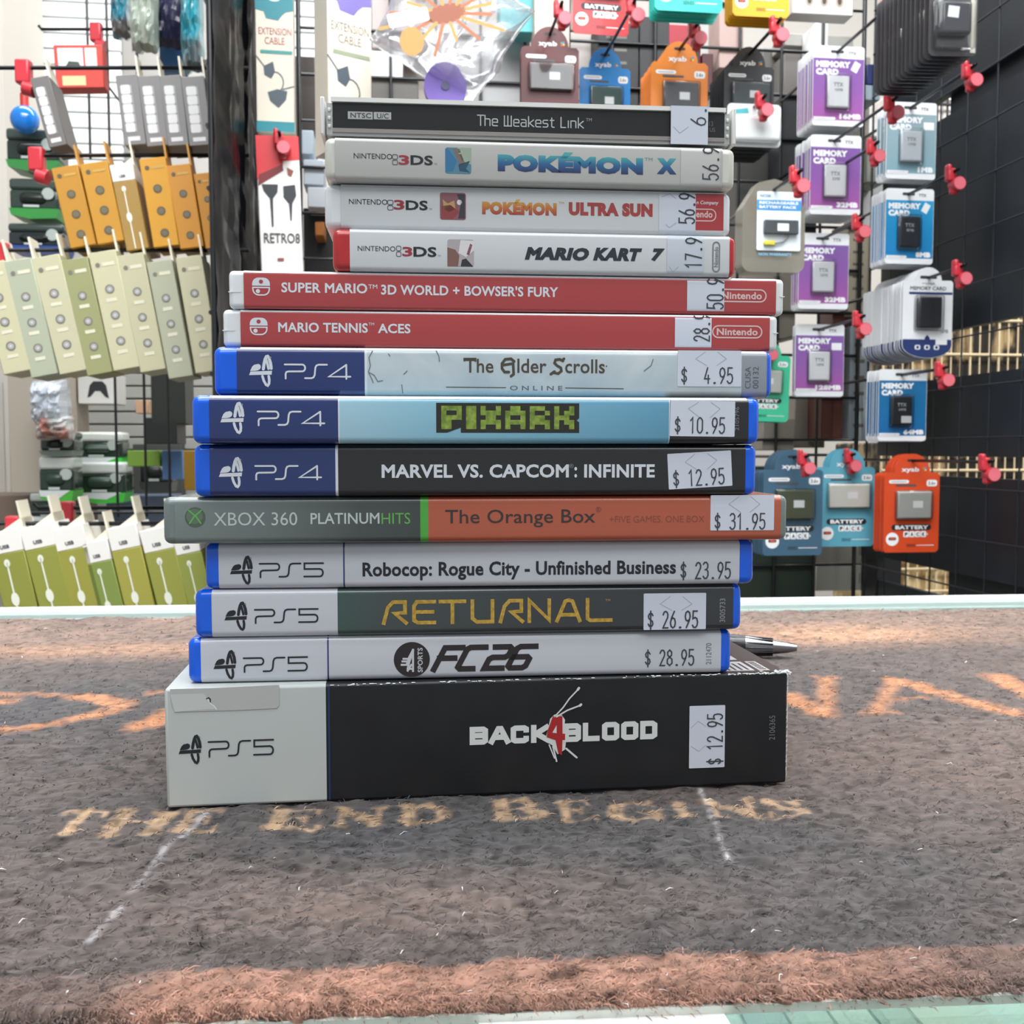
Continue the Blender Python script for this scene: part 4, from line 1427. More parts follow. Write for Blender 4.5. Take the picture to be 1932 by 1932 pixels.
vv = np.stack([PX_.ravel(), PY_.ravel(), hgt.ravel()], 1)
ii = (np.arange(NY - 1)[:, None] * NX + np.arange(NX - 1)[None, :]).ravel()
ff = np.stack([ii, ii + 1, ii + 1 + NX, ii + NX], 1)
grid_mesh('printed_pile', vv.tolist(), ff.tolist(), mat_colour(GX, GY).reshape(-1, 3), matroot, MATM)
b = MB()
b.add([(x, y, z_) for z_ in (-0.0045, -0.0027) for x, y in ((-0.462, -0.0045), (0.0, -0.0018), (0.462, 0.0002), (0.462, MD + 0.001), (-0.462, MD + 0.001))],
      [(5, 6, 7, 8, 9), (4, 3, 2, 1, 0), (0, 1, 6, 5), (1, 2, 7, 6), (2, 3, 8, 7), (3, 4, 9, 8), (4, 0, 5, 9)], M('#d2d6cc', 0.7))
b.build('rubber_backing', matroot)

# loose wool fibres of the pile
NF = 42000
t_ = rng.random(NF)
fy = MD * t_ ** 2.2
fx = (rng.random(NF) - 0.5) * 2 * np.minimum(0.45, (0.22 + fy) * 0.56)
hz = np.interp(fy, ys_, np.arange(NY)).astype(int).clip(0, NY - 1)
hx = np.interp(fx, xs_, np.arange(NX)).astype(int).clip(0, NX - 1)
base_z = hgt[hz, hx]
ang = rng.normal(0.1, 1.1, NF)
NE = 8000
fy[:NE] = rng.uniform(-0.0022, 0.0014, NE)
fx[:NE] = rng.uniform(-0.2, 0.2, NE)
ang[:NE] = rng.normal(-1.57, 0.7, NE)
base_z[:NE] -= np.clip(0.0008 - fy[:NE], 0, 0.0010)
ln = rng.uniform(0.0009, 0.0034, NF)
wd = rng.uniform(0.00005, 0.00013, NF) * (1 + fy * 3)
lift = rng.uniform(0.0002, 0.0009, NF)
dx, dy = np.cos(ang), np.sin(ang)
nx_, ny_ = -dy, dx
bend = rng.normal(0, 0.35, NF)
P0 = np.stack([fx, fy, base_z + 0.00005], 1)
P1 = np.stack([fx + dx * ln * 0.5 + nx_ * bend * ln * 0.5, fy + dy * ln * 0.5 + ny_ * bend * ln * 0.5, base_z + lift], 1)
P2 = np.stack([fx + dx * ln, fy + dy * ln, base_z + lift * 0.5], 1)
wv = np.stack([nx_ * wd, ny_ * wd, wd * 0.6], 1)
FV = np.stack([P0 - wv, P0 + wv, P1 + wv, P1 - wv, P2], 1).reshape(-1, 3)
k5 = np.arange(NF) * 5
FF = [(a, a + 1, a + 2, a + 3) for a in k5.tolist()] + [(a + 3, a + 2, a + 4) for a in k5.tolist()]
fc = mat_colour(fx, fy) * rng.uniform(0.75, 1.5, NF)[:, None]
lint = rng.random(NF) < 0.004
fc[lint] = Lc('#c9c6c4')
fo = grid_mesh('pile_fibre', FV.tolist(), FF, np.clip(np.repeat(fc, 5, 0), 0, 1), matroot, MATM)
fo['kind'] = 'stuff'

# the glass counter top and what carries it
CY = R(5.0)
CT = Matrix.Translation(ground(966, 1948)) @ Matrix.Rotation(CY, 4, 'Z')
CTi = CT.inverted()
rail_y = (CTi @ ground(1700, 1138, -0.0045)).y
GLASS = Mclear('#ebf4f1', 0.07, 0.02, 'counter_glass')
root = thing('display_counter', 'glass-topped display counter with white aluminium rails, under the printed mat', 'counter', CT)
b = MB()
GT = -0.0047
b.box(-0.9, 0.9, 0.001, rail_y, GT - 0.006, GT, GLASS)
b.build('glass_top', root)
b = MB()
TEAL = Mclear('#bfe0d8', 0.1, 0.05, 'glass_edge', 0.55, '#a9cfc6')
b.box(-0.9, 0.9, -0.002, 0.001, GT - 0.006, GT, TEAL)
b.build('glass_edge', root)
b = MB()
ALU = M('#eceeed', 0.35, coat=0.3)
b.rbox(-0.9, 0.9, rail_y, rail_y + 0.012, GT - 0.02, GT + 0.0035, 0.001, ALU, 2)
b.box(-0.9, 0.9, rail_y + 0.004, rail_y + 0.006, GT + 0.0034, GT + 0.0048, ALU)
b.build('rear_rail', root)
b = MB()
b.box(-0.9, 0.9, 0.0, 0.005, GT - 0.95, GT - 0.006, GLASS)
b.build('front_pane', root)
b = MB()
b.box(-0.9, 0.9, 0.01, rail_y, GT - 0.95, GT - 0.93, M('#c9c9c6', 0.6))
b.build('base_board', root)
b = MB()
b.box(-0.9, 0.9, 0.01, rail_y, GT - 0.072, GT - 0.066, M('#cfe0da', 0.4))
b.build('shelf_board', root)
l = bpy.data.lights.new('display_case_light', 'AREA')
l.shape, l.size, l.size_y, l.energy, l.color = 'RECTANGLE', 1.2, 0.05, 3.2, (0.93, 1.0, 0.98)
lo_ = bpy.data.objects.new('display_case_light', l)
COL.objects.link(lo_)
lo_.matrix_world = CT @ Matrix.Translation((0, 0.21, GT - 0.012))
b = MB()
b.box(-0.9, 0.9, rail_y, rail_y + 0.01, GT - 0.95, GT - 0.02, M('#d9dcda', 0.5))
b.build('rear_panel', root)

# things lying under the glass at the front edge
root = thing('paper_sheet', 'blank white paper sheet tucked under the front edge of the mat', 'paper', CT)
b = MB()
x0 = (CTi @ ground(905, 1905)).x
x1 = (CTi @ ground(1385, 1905)).x
b.box(x0, x1, 0.0005, 0.10, GT + 0.0001, GT + 0.0004, M('#f6f8f8', 0.6))
b.build('sheet', root)
for i, (xa, xe, h) in enumerate(((1396, 1475, '#8fa9ad'), (1480, 1560, '#a9bcb8'), (1565, 1640, '#c6d0c4'), (1645, 1715, '#8da6a0'), (1720, 1870, '#cfd3c2'), (10, 200, '#9fb9bb'), (215, 420, '#a8bfc1'), (430, 640, '#8fb0b4'), (650, 890, '#a7bcbb'))):
    xa2, xe2 = (CTi @ ground(xa, 1905, GT - 0.064)).x, (CTi @ ground(xe, 1905, GT - 0.064)).x
    nm = ['grey-blue', 'grey-green', 'pale cream', 'sage', 'ivory', 'pale blue', 'misty blue', 'teal-grey', 'silver-blue'][i]
    t = thing('disc_sleeve', nm + ' disc sleeve under the counter glass beyond the mat edge', 'disc sleeve', CT @ Matrix.Translation(((xa2 + xe2) / 2, 0.06, GT - 0.066)), 'disc sleeves under the counter glass')
    b = MB()
    w = (xe2 - xa2) * 0.96
    b.box(-w / 2, w / 2, -0.03, 0.11, 0.0002, 0.0012, M(h, 0.4))
    b.build('sleeve', t)
    b = MB()
    b.cyl((0, 0.03, 0.0012), (0, 0.03, 0.0016), w * 0.46, M('#d9dfda', 0.25), n=28)
    b.build('disc', t)

# pen behind the stack
pa = ground(1509, 1247)
pd = Vector((-math.cos(R(4)), math.sin(R(12)), 0)).normalized()
pr_ = 0.0056
pen = thing('ballpoint_pen', 'dark ballpoint pen with silver tip lying on the mat behind the game box', 'pen', Matrix.Translation(pa + Vector((0, 0.006, pr_))) @ Vector((1, 0, 0)).rotation_difference(-pd).to_matrix().to_4x4())
CHR = M('#9c9da0', 0.18, metal=1.0)
b = MB()
b.cyl((-0.004, 0, 0), (0, 0, 0), 0.0026, CHR, 0.0018, 20)
b.cyl((-0.026, 0, 0), (-0.004, 0, 0), 0.0056, CHR, 0.0027, 24)
b.build('metal_tip', pen)
b = MB()
b.cyl((-0.034, 0, 0), (-0.026, 0, 0), 0.0058, M('#2c2d30', 0.3), 0.0057, 24)
for i in range(12):
    a = 2 * math.pi * i / 12
    b.cyl((-0.033, 0.0056 * math.cos(a), 0.0056 * math.sin(a)), (-0.012, 0.0043 * math.cos(a), 0.0043 * math.sin(a)), 0.0005, M('#1d1e20', 0.3), n=6)
b.build('ring', pen)
b = MB()
b.cyl((-0.060, 0, 0), (-0.034, 0, 0), 0.0054, M('#3b3d40', 0.7), 0.0056, 20)
for i in range(6):
    b.cyl((-0.058 + i * 0.004, 0, 0), (-0.0565 + i * 0.004, 0, 0), 0.0058, M('#333538', 0.7), n=20)
b.build('grip', pen)
b = MB()
b.cyl((-0.138, 0, 0), (-0.060, 0, 0), 0.0054, M('#2a2b2e', 0.3), n=20)
b.build('barrel', pen)

# ------------------------------------------------------------ the shop behind: floor, walls, wire panels
SHOP = Matrix.Rotation(YAW, 4, 'Z')          # shop axes: x along U, y along V


def sp(px, py, v):
    """pixel on the plane v metres away -> shop coordinates (u, v, z)"""
    p = at(px, py, v)
    return p.dot(U), v, p.z


def W_(u, v, z):
    return U * u + V * v + Vector((0, 0, z))


ROD = M('#1a1b1d', 0.3, metal=0.6)
FLOOR_Z = -0.96
VG = 1.72            # the wire panel facing the counter
b = MB()
b.box(-4, 4, -1.5, 4.0, FLOOR_Z - 0.02, FLOOR_Z, Mnoise('#6f6a64', '#7d7770', 3, 0.5, name='floor_vinyl'))
o = structure(b.build('floor'))
o.matrix_world = SHOP
b = MB()
b.box(-4, 4, 3.2, 3.25, FLOOR_Z, 2.4, M('#c9c5bf', 0.7))
o = structure(b.build('wall_back'))
o.matrix_world = SHOP
b = MB()
b.box(2.2, 2.25, -1.0, 3.2, FLOOR_Z, 2.4, M('#b9b5ae', 0.7))
o = structure(b.build('wall_right'))
o.matrix_world = SHOP

# white slat wall in the far corner, behind the hanging boxes
def slat_wall(name, label, px0, px1, py0, py1, v, hexc, pitch_px=29):
    u0, _, z1 = sp(px0, py0, v)
    u1, _, z0 = sp(px1, py1, v)
    t = thing(name, label, 'slat wall', SHOP @ Matrix.Translation((u0, v, z0)))
    w, h = u1 - u0, z1 - z0
    p = pitch_px * kk((px0 + px1) / 2, (py0 + py1) / 2, v)
    mat = M(hexc, 0.45)
    n = int(h / p) + 1
    b = MB()
    for i in range(n):
        b.rbox(0, w, 0, 0.02, i * p, min(h, (i + 1) * p - p * 0.12), 0.002, mat, 1)
    b.build('slat_panel', t)
    b = MB()
    b.box(0, w, 0.02, 0.03, 0, h, M('#8f918f', 0.6))
    b.build('backing_board', t)
    return t


slat_wall('slat_wall', 'bright white slat wall beyond the grey and gold hanging boxes', 24, 232, -120, 330, 2.9, '#f4f6f6')
slat_wall('slat_wall', 'white slat wall strip seen between the black post and extension cable boxes', 545, 640, -120, 240, 2.6, '#f2f4f4')
slat_wall('slat_wall', 'grey slat wall low down behind the cream boxes', 150, 420, 640, 990, 2.95, '#a8a8a2', 24)

b = MB()
for px0, px1, py0, py1, v, h in ((-80, 24, -150, 720, 2.6, '#cfc9bf'),):
    u0, _, z1 = sp(px0, py0, v)
    u1, _, z0 = sp(px1, py1, v)
    b.box(u0, u1, v, v + 0.3, FLOOR_Z, z1, M(h, 0.6))
o = structure(b.build('column'))
o.matrix_world = SHOP


def carton(name, label, px0, px1, py0, py1, v, hexc, depth=0.08, group=None, cat='box', yaw=0.0, lean=0.0, deco=None, rough=0.5, hang=None):
    """a box whose front fills the given pixels on the plane v"""
    u0, _, z1 = sp(px0, py0, v)
    u1, _, z0 = sp(px1, py1, v)
    w, h = u1 - u0, z1 - z0
    T = SHOP @ TT(((u0 + u1) / 2, v, z0), yaw, lean)
    t = thing(name, label, cat, T, group)
    b = MB()
    b.rbox(-w / 2, w / 2, 0, depth, 0, h, min(0.0015, w / 8), M(hexc, rough), 1)
    if deco:
        deco(b, w, h)
    b.build('carton', t)
    if hang is not None:
        b = MB()
        b.cyl((0, hang - v, h * 0.97), (0, depth * 0.5 if hang < v else depth * 0.4, h * 0.97), 0.002, ROD, n=6)
        b.build('hang_rod', t)
    return t, w, h


carton('tall_cabinet', 'beige tall cabinet end standing behind the cream boxes', 12, 96, 640, 930, 2.3, '#b5aa9b', 0.3, None, 'cabinet')
carton('storage_box', 'grey carton low beside the beige cabinet', -60, 14, 720, 930, 2.6, '#8f8b84', 0.3)
carton('storage_box', 'brown carton below the beige cabinet end', -60, 140, 935, 1060, 2.4, '#7a6a5c', 0.2)


# ---- wire panels
WIRE = M('#15171a', 0.35, coat=0.3)


def wire_panel(name, label, ex, n_x, z0, z1, first, pitch, r, mat, T, frame=True, cat='wire panel', zoff=0.0):
    """welded wire grid in the plane x-z of T: uprights from first on, rungs every pitch"""
    t = thing(name, label, cat, T)
    b = MB()
    x1 = first + (n_x - 1) * pitch
    for i in range(1, n_x - 1):
        x = first + i * pitch
        b.cyl((x, 0, z0), (x, 0, z1), r, mat, n=6)
    z = z0 + zoff
    while z <= z1 + 1e-6:
        b.cyl((first, r * 1.6, z), (x1, r * 1.6, z), r, mat, n=6)
        z += pitch
    b.build('wire_lattice', t)
    b = MB()
    for x in (first, x1):
        b.cyl((x, 0, z0), (x, 0, z1), r * 1.5, mat, n=8)
    b.build('edge_frame', t)
    return t


uR = sp(1620, 600, VG)[0]
uL = sp(478, 600, VG)[0]
nW = 14
zz671 = sp(1620, 671, VG)[2]
P_ = 0.0735
zb = zz671 - 10 * P_
wire_panel('gridwall_panel', 'black wire grid panel facing the counter, carrying memory cards and battery packs', U, nW, zb - 2 * P_, zb + 28 * P_, uR - (nW - 1) * P_, P_, 0.0026, WIRE, SHOP @ Matrix.Translation((0, VG, 0)))
# left panel, end on
TL = SHOP @ Matrix.Translation((sp(489, 600, VG)[0], VG, 0)) @ Matrix.Rotation(R(90), 4, 'Z')
TLP = wire_panel('gridwall_panel', 'black wire grid panel seen end-on, wrapped in glossy black film, carrying hanging boxes', V, 7, zb - 2 * P_, zb + 28 * P_, -6 * 0.0735, P_, 0.003, WIRE, TL)
TR = SHOP @ Matrix.Translation((sp(1640, 600, VG)[0], VG, 0)) @ Matrix.Rotation(R(90), 4, 'Z')
wire_panel('gridwall_panel', 'black wire grid panel running along the dark boards beside the blue memory cards', V, 9, zb - 2 * P_, zb + 28 * P_, -8 * 0.0735, P_, 0.0013, M('#1b2026', 0.4), TR)

# glossy black film wrapped over the end-on panel
uP = sp(489, 600, VG)[0]
b = MB()
fx_ = []
rr2 = random.Random(3)
nv_, nz_ = 26, 70
vs = []
for j in range(nz_ + 1):
    for i in range(nv_ + 1):
        vs.append((0.006 + 0.004 * rr2.random() + 0.006 * math.sin(i * 1.9 + 0.3 * math.sin(j * 0.4)), VG - 0.02 - i * (0.43 / nv_), zb - 0.1 + j * 0.022))
b.add(vs, [(j * (nv_ + 1) + i, j * (nv_ + 1) + i + 1, (j + 1) * (nv_ + 1) + i + 1, (j + 1) * (nv_ + 1) + i) for j in range(nz_) for i in range(nv_)], M('#0c0d10', 0.3, spec=0.22), SHOP @ Matrix.Translation((uP, 0, 0)), True)
fo_ = b.build('film_wrap')
fo_.parent = TLP
fo_.matrix_parent_inverse = TLP.matrix_world.inverted()
fo_['label'] = 'glossy creased black film'

# dark boards behind the right-hand panel, with gaps between them
uD = sp(1640, 600, VG)[0] + 0.03


def z_on_side(px, py):
    """height where a pixel's ray meets the plane u = uD"""
    d = ray(px, py)
    return (CAM + d * (uD / d.dot(U))).z


BOARD = Mnoise('#161a20', '#1e242b', 8, 0.5, 0.0, name='dark_board')
cuts = [(z_on_side(1735, -400), z_on_side(1735, 212)), (z_on_side(1735, 250), z_on_side(1850, 612)), (z_on_side(1850, 705), z_on_side(1850, 862)), (z_on_side(1850, 902), z_on_side(1770, 1074)), (z_on_side(1770, 1124), FLOOR_Z + 0.02)]
for i, (zt, zb2) in enumerate(cuts):
    lab = ['dark navy board at the top of the right wire panel', 'tall dark navy board beside the memory cards', 'narrow dark navy board between two openings with beige racks',
           'dark navy board beside the orange battery packs', 'lowest dark navy board down to the floor'][i]
    t = tag(MB().box(uD, uD + 0.012, VG - 0.62, VG + 0.02, zb2, zt, BOARD).build('dark_board'), lab, 'board', 'dark boards behind the wire panel')
    t.matrix_world = SHOP

def v_on_side(px, py):
    d = ray(px, py)
    return (CAM + d * (uD / d.dot(U))).dot(V)


for lab, za_, zb2_, va, vb in (('dark navy board closing the right part of the uppermost opening', z_on_side(1735, 205), z_on_side(1735, 255), VG - 0.62, v_on_side(1778, 230)),
                             ('dark navy board closing the right part of the lowest opening', z_on_side(1770, 1070), z_on_side(1770, 1126), VG - 0.62, v_on_side(1775, 1100))):
    t = tag(MB().box(uD + 0.013, uD + 0.022, va, vb, zb2_, za_, BOARD).build('dark_board'), lab, 'board', 'dark boards behind the wire panel')
    t.matrix_world = SHOP

# beige wire racks with lit goods, seen through those gaps
for i, (pya, pyb) in enumerate(((180, 275), (570, 740), (835, 925), (1050, 1160))):
    vr = 1.93
    u0, u1 = sp(1668, 600, vr)[0], sp(2010, 600, vr)[0]
    za, zc = sp(1800, pya, vr)[2], sp(1800, pyb, vr)[2]
    nm = ['white wire rack seen through the uppermost opening', 'beige wire rack seen through the wide middle opening', 'beige wire rack in the narrow lower opening', 'beige wire rack in the lowest opening'][i]
    t = thing('wire_rack', nm + ' of the dark boards', 'rack', SHOP @ Matrix.Translation((u0, vr, zc)), 'wire racks behind the dark boards')
    rm = M('#ecd9b4' if i else '#22242a', 0.4)
    h_, w_r = za - zc, u1 - u0
    b = MB()
    n = int(w_r / 0.02)
    for k in range(n + 1):
        b.cyl((k * w_r / n, 0, 0), (k * w_r / n, 0, h_), 0.0017 if k % 3 else 0.0026, rm, n=5)
    b.build('upright_wire_lattice', t)
    b = MB()
    for z_ in (0.0, h_ * 0.42, h_ * 0.8, h_):
        b.cyl((0, -0.003, z_), (w_r, -0.003, z_), 0.0028, rm, n=6)
    b.build('cross_bar_frame', t)
    lab = ['white', 'dark brown', 'deep brown', 'straw-coloured'][i] + ' carton on the rack in the ' + ['uppermost', 'wide middle', 'narrow lower', 'lowest'][i] + ' opening'
    t = thing('storage_box', lab, 'box', SHOP @ Matrix.Translation((u0, vr + 0.012, zc)))
    b = MB()
    hx = (('#e2d6d0', '#f6f3f2'), ('#241f1a', '#b59d74'), ('#241f1a', '#b59d74'), ('#a88c5c', '#e6d2a4'))[i]
    b.rbox(0, w_r, 0, 0.2, 0, h_, 0.004, Mnoise(hx[0], hx[1], 16, 0.6, name='carton_print', lo=0.48, hi=0.6, stretch=(1.6, 1, 0.7)), 1)
    b.build('carton', t)

# ---- hooks with red end clips
CLIPR = M('#c9343f', 0.35, coat=0.3)
CLIPP = M('#e0707c', 0.4)


def hook(label, hole, px_clip, v_end=VG, dark=False, shop_dir=Vector((0, -1, 0)), L=None, tip_up=True):
    """hole = shop point the goods hang from; the clip sits where pixel px_clip puts it along the rod"""
    u, v, z_ = hole
    if L is None:
        best = None
        for i in range(10, 600):
            vt = v - i * 0.001
            p = W_(u, vt, z_) - CAM
            q = (966 + F_PX * p.x / p.dot(FW), 966 - F_PX * p.dot(UP) / p.dot(FW))
            e_ = (q[0] - px_clip[0]) ** 2 + (q[1] - px_clip[1]) ** 2
            if best is None or e_ < best[0]:
                best = (e_, vt)
        vt = best[1]
    t = thing('display_hook', label, 'hook', SHOP @ Matrix.Translation((u, vt, z_)))
    b = MB()
    b.tube([(0, v_end - vt, 0), (0, 0.0, 0), (0, -0.014, 0.002)], 0.0023, ROD, 8)
    b.build('rod', t)
    cl = MB()
    cl.rbox(-0.009, 0.004, -0.004, 0.008, -0.012, 0.006, 0.003, CLIPR, 2)
    cl.rbox(-0.009, -0.003, -0.004, 0.008, 0.0, 0.011, 0.0025, CLIPR, 2)
    cl.cyl((0.005, 0.006, -0.016), (0.005, -0.009, -0.016), 0.0092, CLIPR, n=18)
    cl.rbox(-0.003, 0.008, -0.003, 0.007, -0.029, -0.016, 0.003, CLIPR, 2)
    clo = cl.build('end_clip', t)
    b = MB()
    b.cyl((0.005, -0.009, -0.016), (0.005, -0.0097, -0.016), 0.0084, CLIPP, n=18)
    b.build('clip_button', clo)
    return t


# ---- carded memory cards on hooks
PAPERW = M('#e6e8ea', 0.45)
BLIS = Mclear('#ffffff', 0.04, 0.08, 'blister_plastic')


def card_outline(w, h, top_z, dome=None, r=0.003):
    """card outline; dome = (half width, height) of the rounded hanger above the shoulders"""
    zt, zb_ = top_z, top_z - h
    if not dome:
        return rrect(-w / 2, w / 2, zb_, zt, r, 3)
    hw, dh = dome
    pts = [(-w / 2, zb_ + r), (-w / 2 + r, zb_), (w / 2 - r, zb_), (w / 2, zb_ + r), (w / 2, zt - dh - r), (w / 2 - r, zt - dh), (hw, zt - dh)]
    pts += [(hw * math.cos(R(a)), zt - dh + dh * math.sin(R(a))) for a in range(15, 180, 15)]
    pts += [(-hw, zt - dh), (-w / 2 + r, zt - dh), (-w / 2, zt - dh - r)]
    return pts


def memory_pack(label, bb, v, hexc, size, mem='#eceef0', group=None, tag_white=None, grad=None, textcol='#f2f3f5', lean=0.0, yaw=0.0):
    x0, x1, y0, y1 = bb
    u0, _, z1 = sp(x0, (y0 + y1) / 2, v)[0], 0, sp((x0 + x1) / 2, y0, v)[2]
    u1, z0 = sp(x1, (y0 + y1) / 2, v)[0], sp((x0 + x1) / 2, y1, v)[2]
    w, h = u1 - u0, z1 - z0
    top = 0.075 * h
    T = SHOP @ TT(((u0 + u1) / 2, v, z1 - top), yaw, lean)
    t = thing('memory_card_pack', label, 'memory card', T, group)
    b = MB()
    b.prism(rrect(-w / 2, w / 2, top - h, top, 0.004, 3), 0, 0.0011, PAPERW)
    pm = grad or M(hexc, 0.4, coat=0.2)
    zt = top - 0.155 * h
    zb_ = top - h + 0.075 * h
    b.rect(-w / 2 + 0.0006, w / 2 - 0.0006, zb_, zt, -0.0002, pm)
    b.poly([(-w / 2 + 0.002, zb_ - 0.001), (-w * 0.08, zb_ - 0.001), (-w * 0.04, zb_ + 0.002), (-w * 0.06, zb_ + 0.035 * h), (-w / 2 + 0.002, zb_ + 0.035 * h)], -0.0004, PAPERW)
    wt = M(textcol, 0.45)
    b.text('MEMORY', -w * 0.44, w * 0.23, zt - 0.115 * h, zt - 0.035 * h, -0.0004, wt, 0.07)
    b.text('CARD', -w * 0.44, 0.0, zt - 0.21 * h, zt - 0.13 * h, -0.0004, wt, 0.07)
    b.text(size, w * (0.47 - 0.11 * len(size)), w * 0.45, zb_ + 0.015 * h, zb_ + 0.085 * h, -0.0004, wt, 0.07)
    b.text('TTX', w * 0.18, w * 0.34, top - 0.105 * h, top - 0.065 * h, -0.0004, M('#6c6f76', 0.5), 0.03)
    b.poly(rrect(-w * 0.16, w * 0.1, -0.0016, 0.0026, 0.002, 2), -0.0003, M('#3a3b40', 0.6))
    b.text('memory unit', -w * 0.43, -w * 0.12, zb_ + 0.004 * h, zb_ + 0.022 * h, -0.0006, M('#9b9ea3', 0.5))
    if tag_white == 'tilt':
        c_ = Matrix.Translation((w * 0.33, 0, zt - 0.1 * h)) @ Matrix.Rotation(R(28), 4, 'Y')
        b.rect(-w * 0.065, w * 0.065, -h * 0.065, h * 0.065, -0.0005, PAPERW, c_)
    elif tag_white == 'flat':
        b.rect(w * 0.24, w * 0.45, zt - 0.2 * h, zt - 0.1 * h, -0.0005, PAPERW)
    elif tag_white == 'low':
        pass
    b.build('printed_card', t)
    b = MB()
    mw, mh = w * 0.42, h * 0.40
    cz = top - 0.58 * h
    cx = -w * 0.02
    if tag_white == 'low':
        cx = -w * 0.04
    b.rbox(cx - mw / 2, cx + mw / 2, -0.006, -0.0005, cz - mh / 2, cz + mh / 2, 0.0022, M(mem, 0.35), 2)
    md = M('#8b8f95' if mem[1] in 'de' else '#b9bcc0', 0.5)
    b.text('TTX', cx - mw * 0.25, cx + mw * 0.2, cz + mh * 0.15, cz + mh * 0.27, -0.0062, md, 0.03)
    b.text(size, cx - mw * 0.18, cx + mw * 0.18, cz + mh * 0.0, cz + mh * 0.09, -0.0062, md, 0.02)
    if tag_white == 'low':
        b.rect(cx - mw * 0.05, cx + mw * 0.45, cz - mh * 0.42, cz - mh * 0.18, -0.0063, PAPERW)
    b.build('memory_unit', t)
    b = MB()
    b.rbox(cx - mw * 0.6, cx + mw * 0.6, -0.0075, -0.0003, cz - mh * 0.6, cz + mh * 0.6, 0.003, BLIS, 2)
    b.build('blister', t)
    u_, v_, z_ = (u0 + u1) / 2 - w * 0.03, v, z1 - top
    return t, T, (u_, v_, z_), h


def stack_behind(root, T, n, gap, label, group, jit=0.0012):
    for i in range(1, n):
        p = Matrix.Translation(V * (gap * i) + U * rnd.uniform(-jit, jit) + Vector((0, 0, rnd.uniform(-jit, 0))))
        dup(root, p @ T, label, group)
    root['group'] = group


PURG = Mgrad([(0, '#a8589f'), (0.5, '#8a58a2'), (1, '#7c5a9f')], 'Z', -0.11, 0.0, 0.4, 0.2)
BLUG = Mgrad([(0, '#1f78b4'), (0.5, '#1b85bd'), (1, '#2a9ac9')], 'Z', -0.11, 0.0, 0.4, 0.2)
GRYG = Mgrad([(0, '#7ba6b4'), (0.5, '#86a2ab'), (1, '#8fa3a9')], 'Z', -0.11, 0.0, 0.4, 0.2)
DBLG = Mgrad([(0, '#1d5f9e'), (0.5, '#1a6ea4'), (1, '#1e6c9c')], 'Z', -0.11, 0.0, 0.4, 0.2)
for spec in (
    ('purple 16MB memory card pack with tilted white tag, uppermost of the purple packs', (1533, 1630, 87, 238), 1.50, PURG, '16MB', '#eceef0', 'tilt', 9, 0.0072, (1683, 25)),
    ('purple 32MB memory card pack just below the 16MB pack', (1528, 1624, 255, 405), 1.50, PURG, '32MB', '#eceef0', None, 9, 0.0072, (1680, 188)),
    ('purple 32MB memory card pack beside the two red-spined cases', (1506, 1601, 440, 583), 1.52, PURG, '32MB', '#e4e7ea', None, 4, 0.009, (1627, 430)),
    ('purple 128MB memory card pack, lowest of the purple packs', (1500, 1592, 612, 748), 1.54, PURG, '128MB', '#eceef0', 'flat', 3, 0.006, (1625, 612)),
    ('pale grey-blue 1MB memory card pack', (1672, 1766, 193, 338), 1.46, GRYG, '1MB', '#d5dce2', 'flat', 4, 0.009, (1836, 140)),
    ('bright blue 8MB memory card pack holding a black memory card', (1670, 1761, 356, 498), 1.46, BLUG, '8MB', '#33373e', 'tilt', 11, 0.0045, (1805, 340)),
    ('deep blue 64MB memory card pack with a price tag on its black card', (1657, 1748, 697, 832), 1.46, DBLG, '64MB', '#2e2f33', 'low', 6, 0.0072, (1780, 708)),
):
    lab, bb, v, gm, size, mem, tw, n, gap, clip = spec
    t, T, hole, h = memory_pack(lab, bb, v, '#7d4a9c', size, mem, None, tw, gm)
    first = lab.split(',')[0]
    stack_behind(t, T, n, gap, 'more packs behind the ' + first.replace(' memory card pack', ' pack'), 'stack of ' + first.split(' memory')[0] + ' packs' + str(bb[2]))
    hook('black hook with red clip for the ' + first.split(' with ')[0].split(' holding')[0].replace(' memory card pack', ' packs').replace('beside the two red-spined cases', 'beside the red cases'), hole, clip)

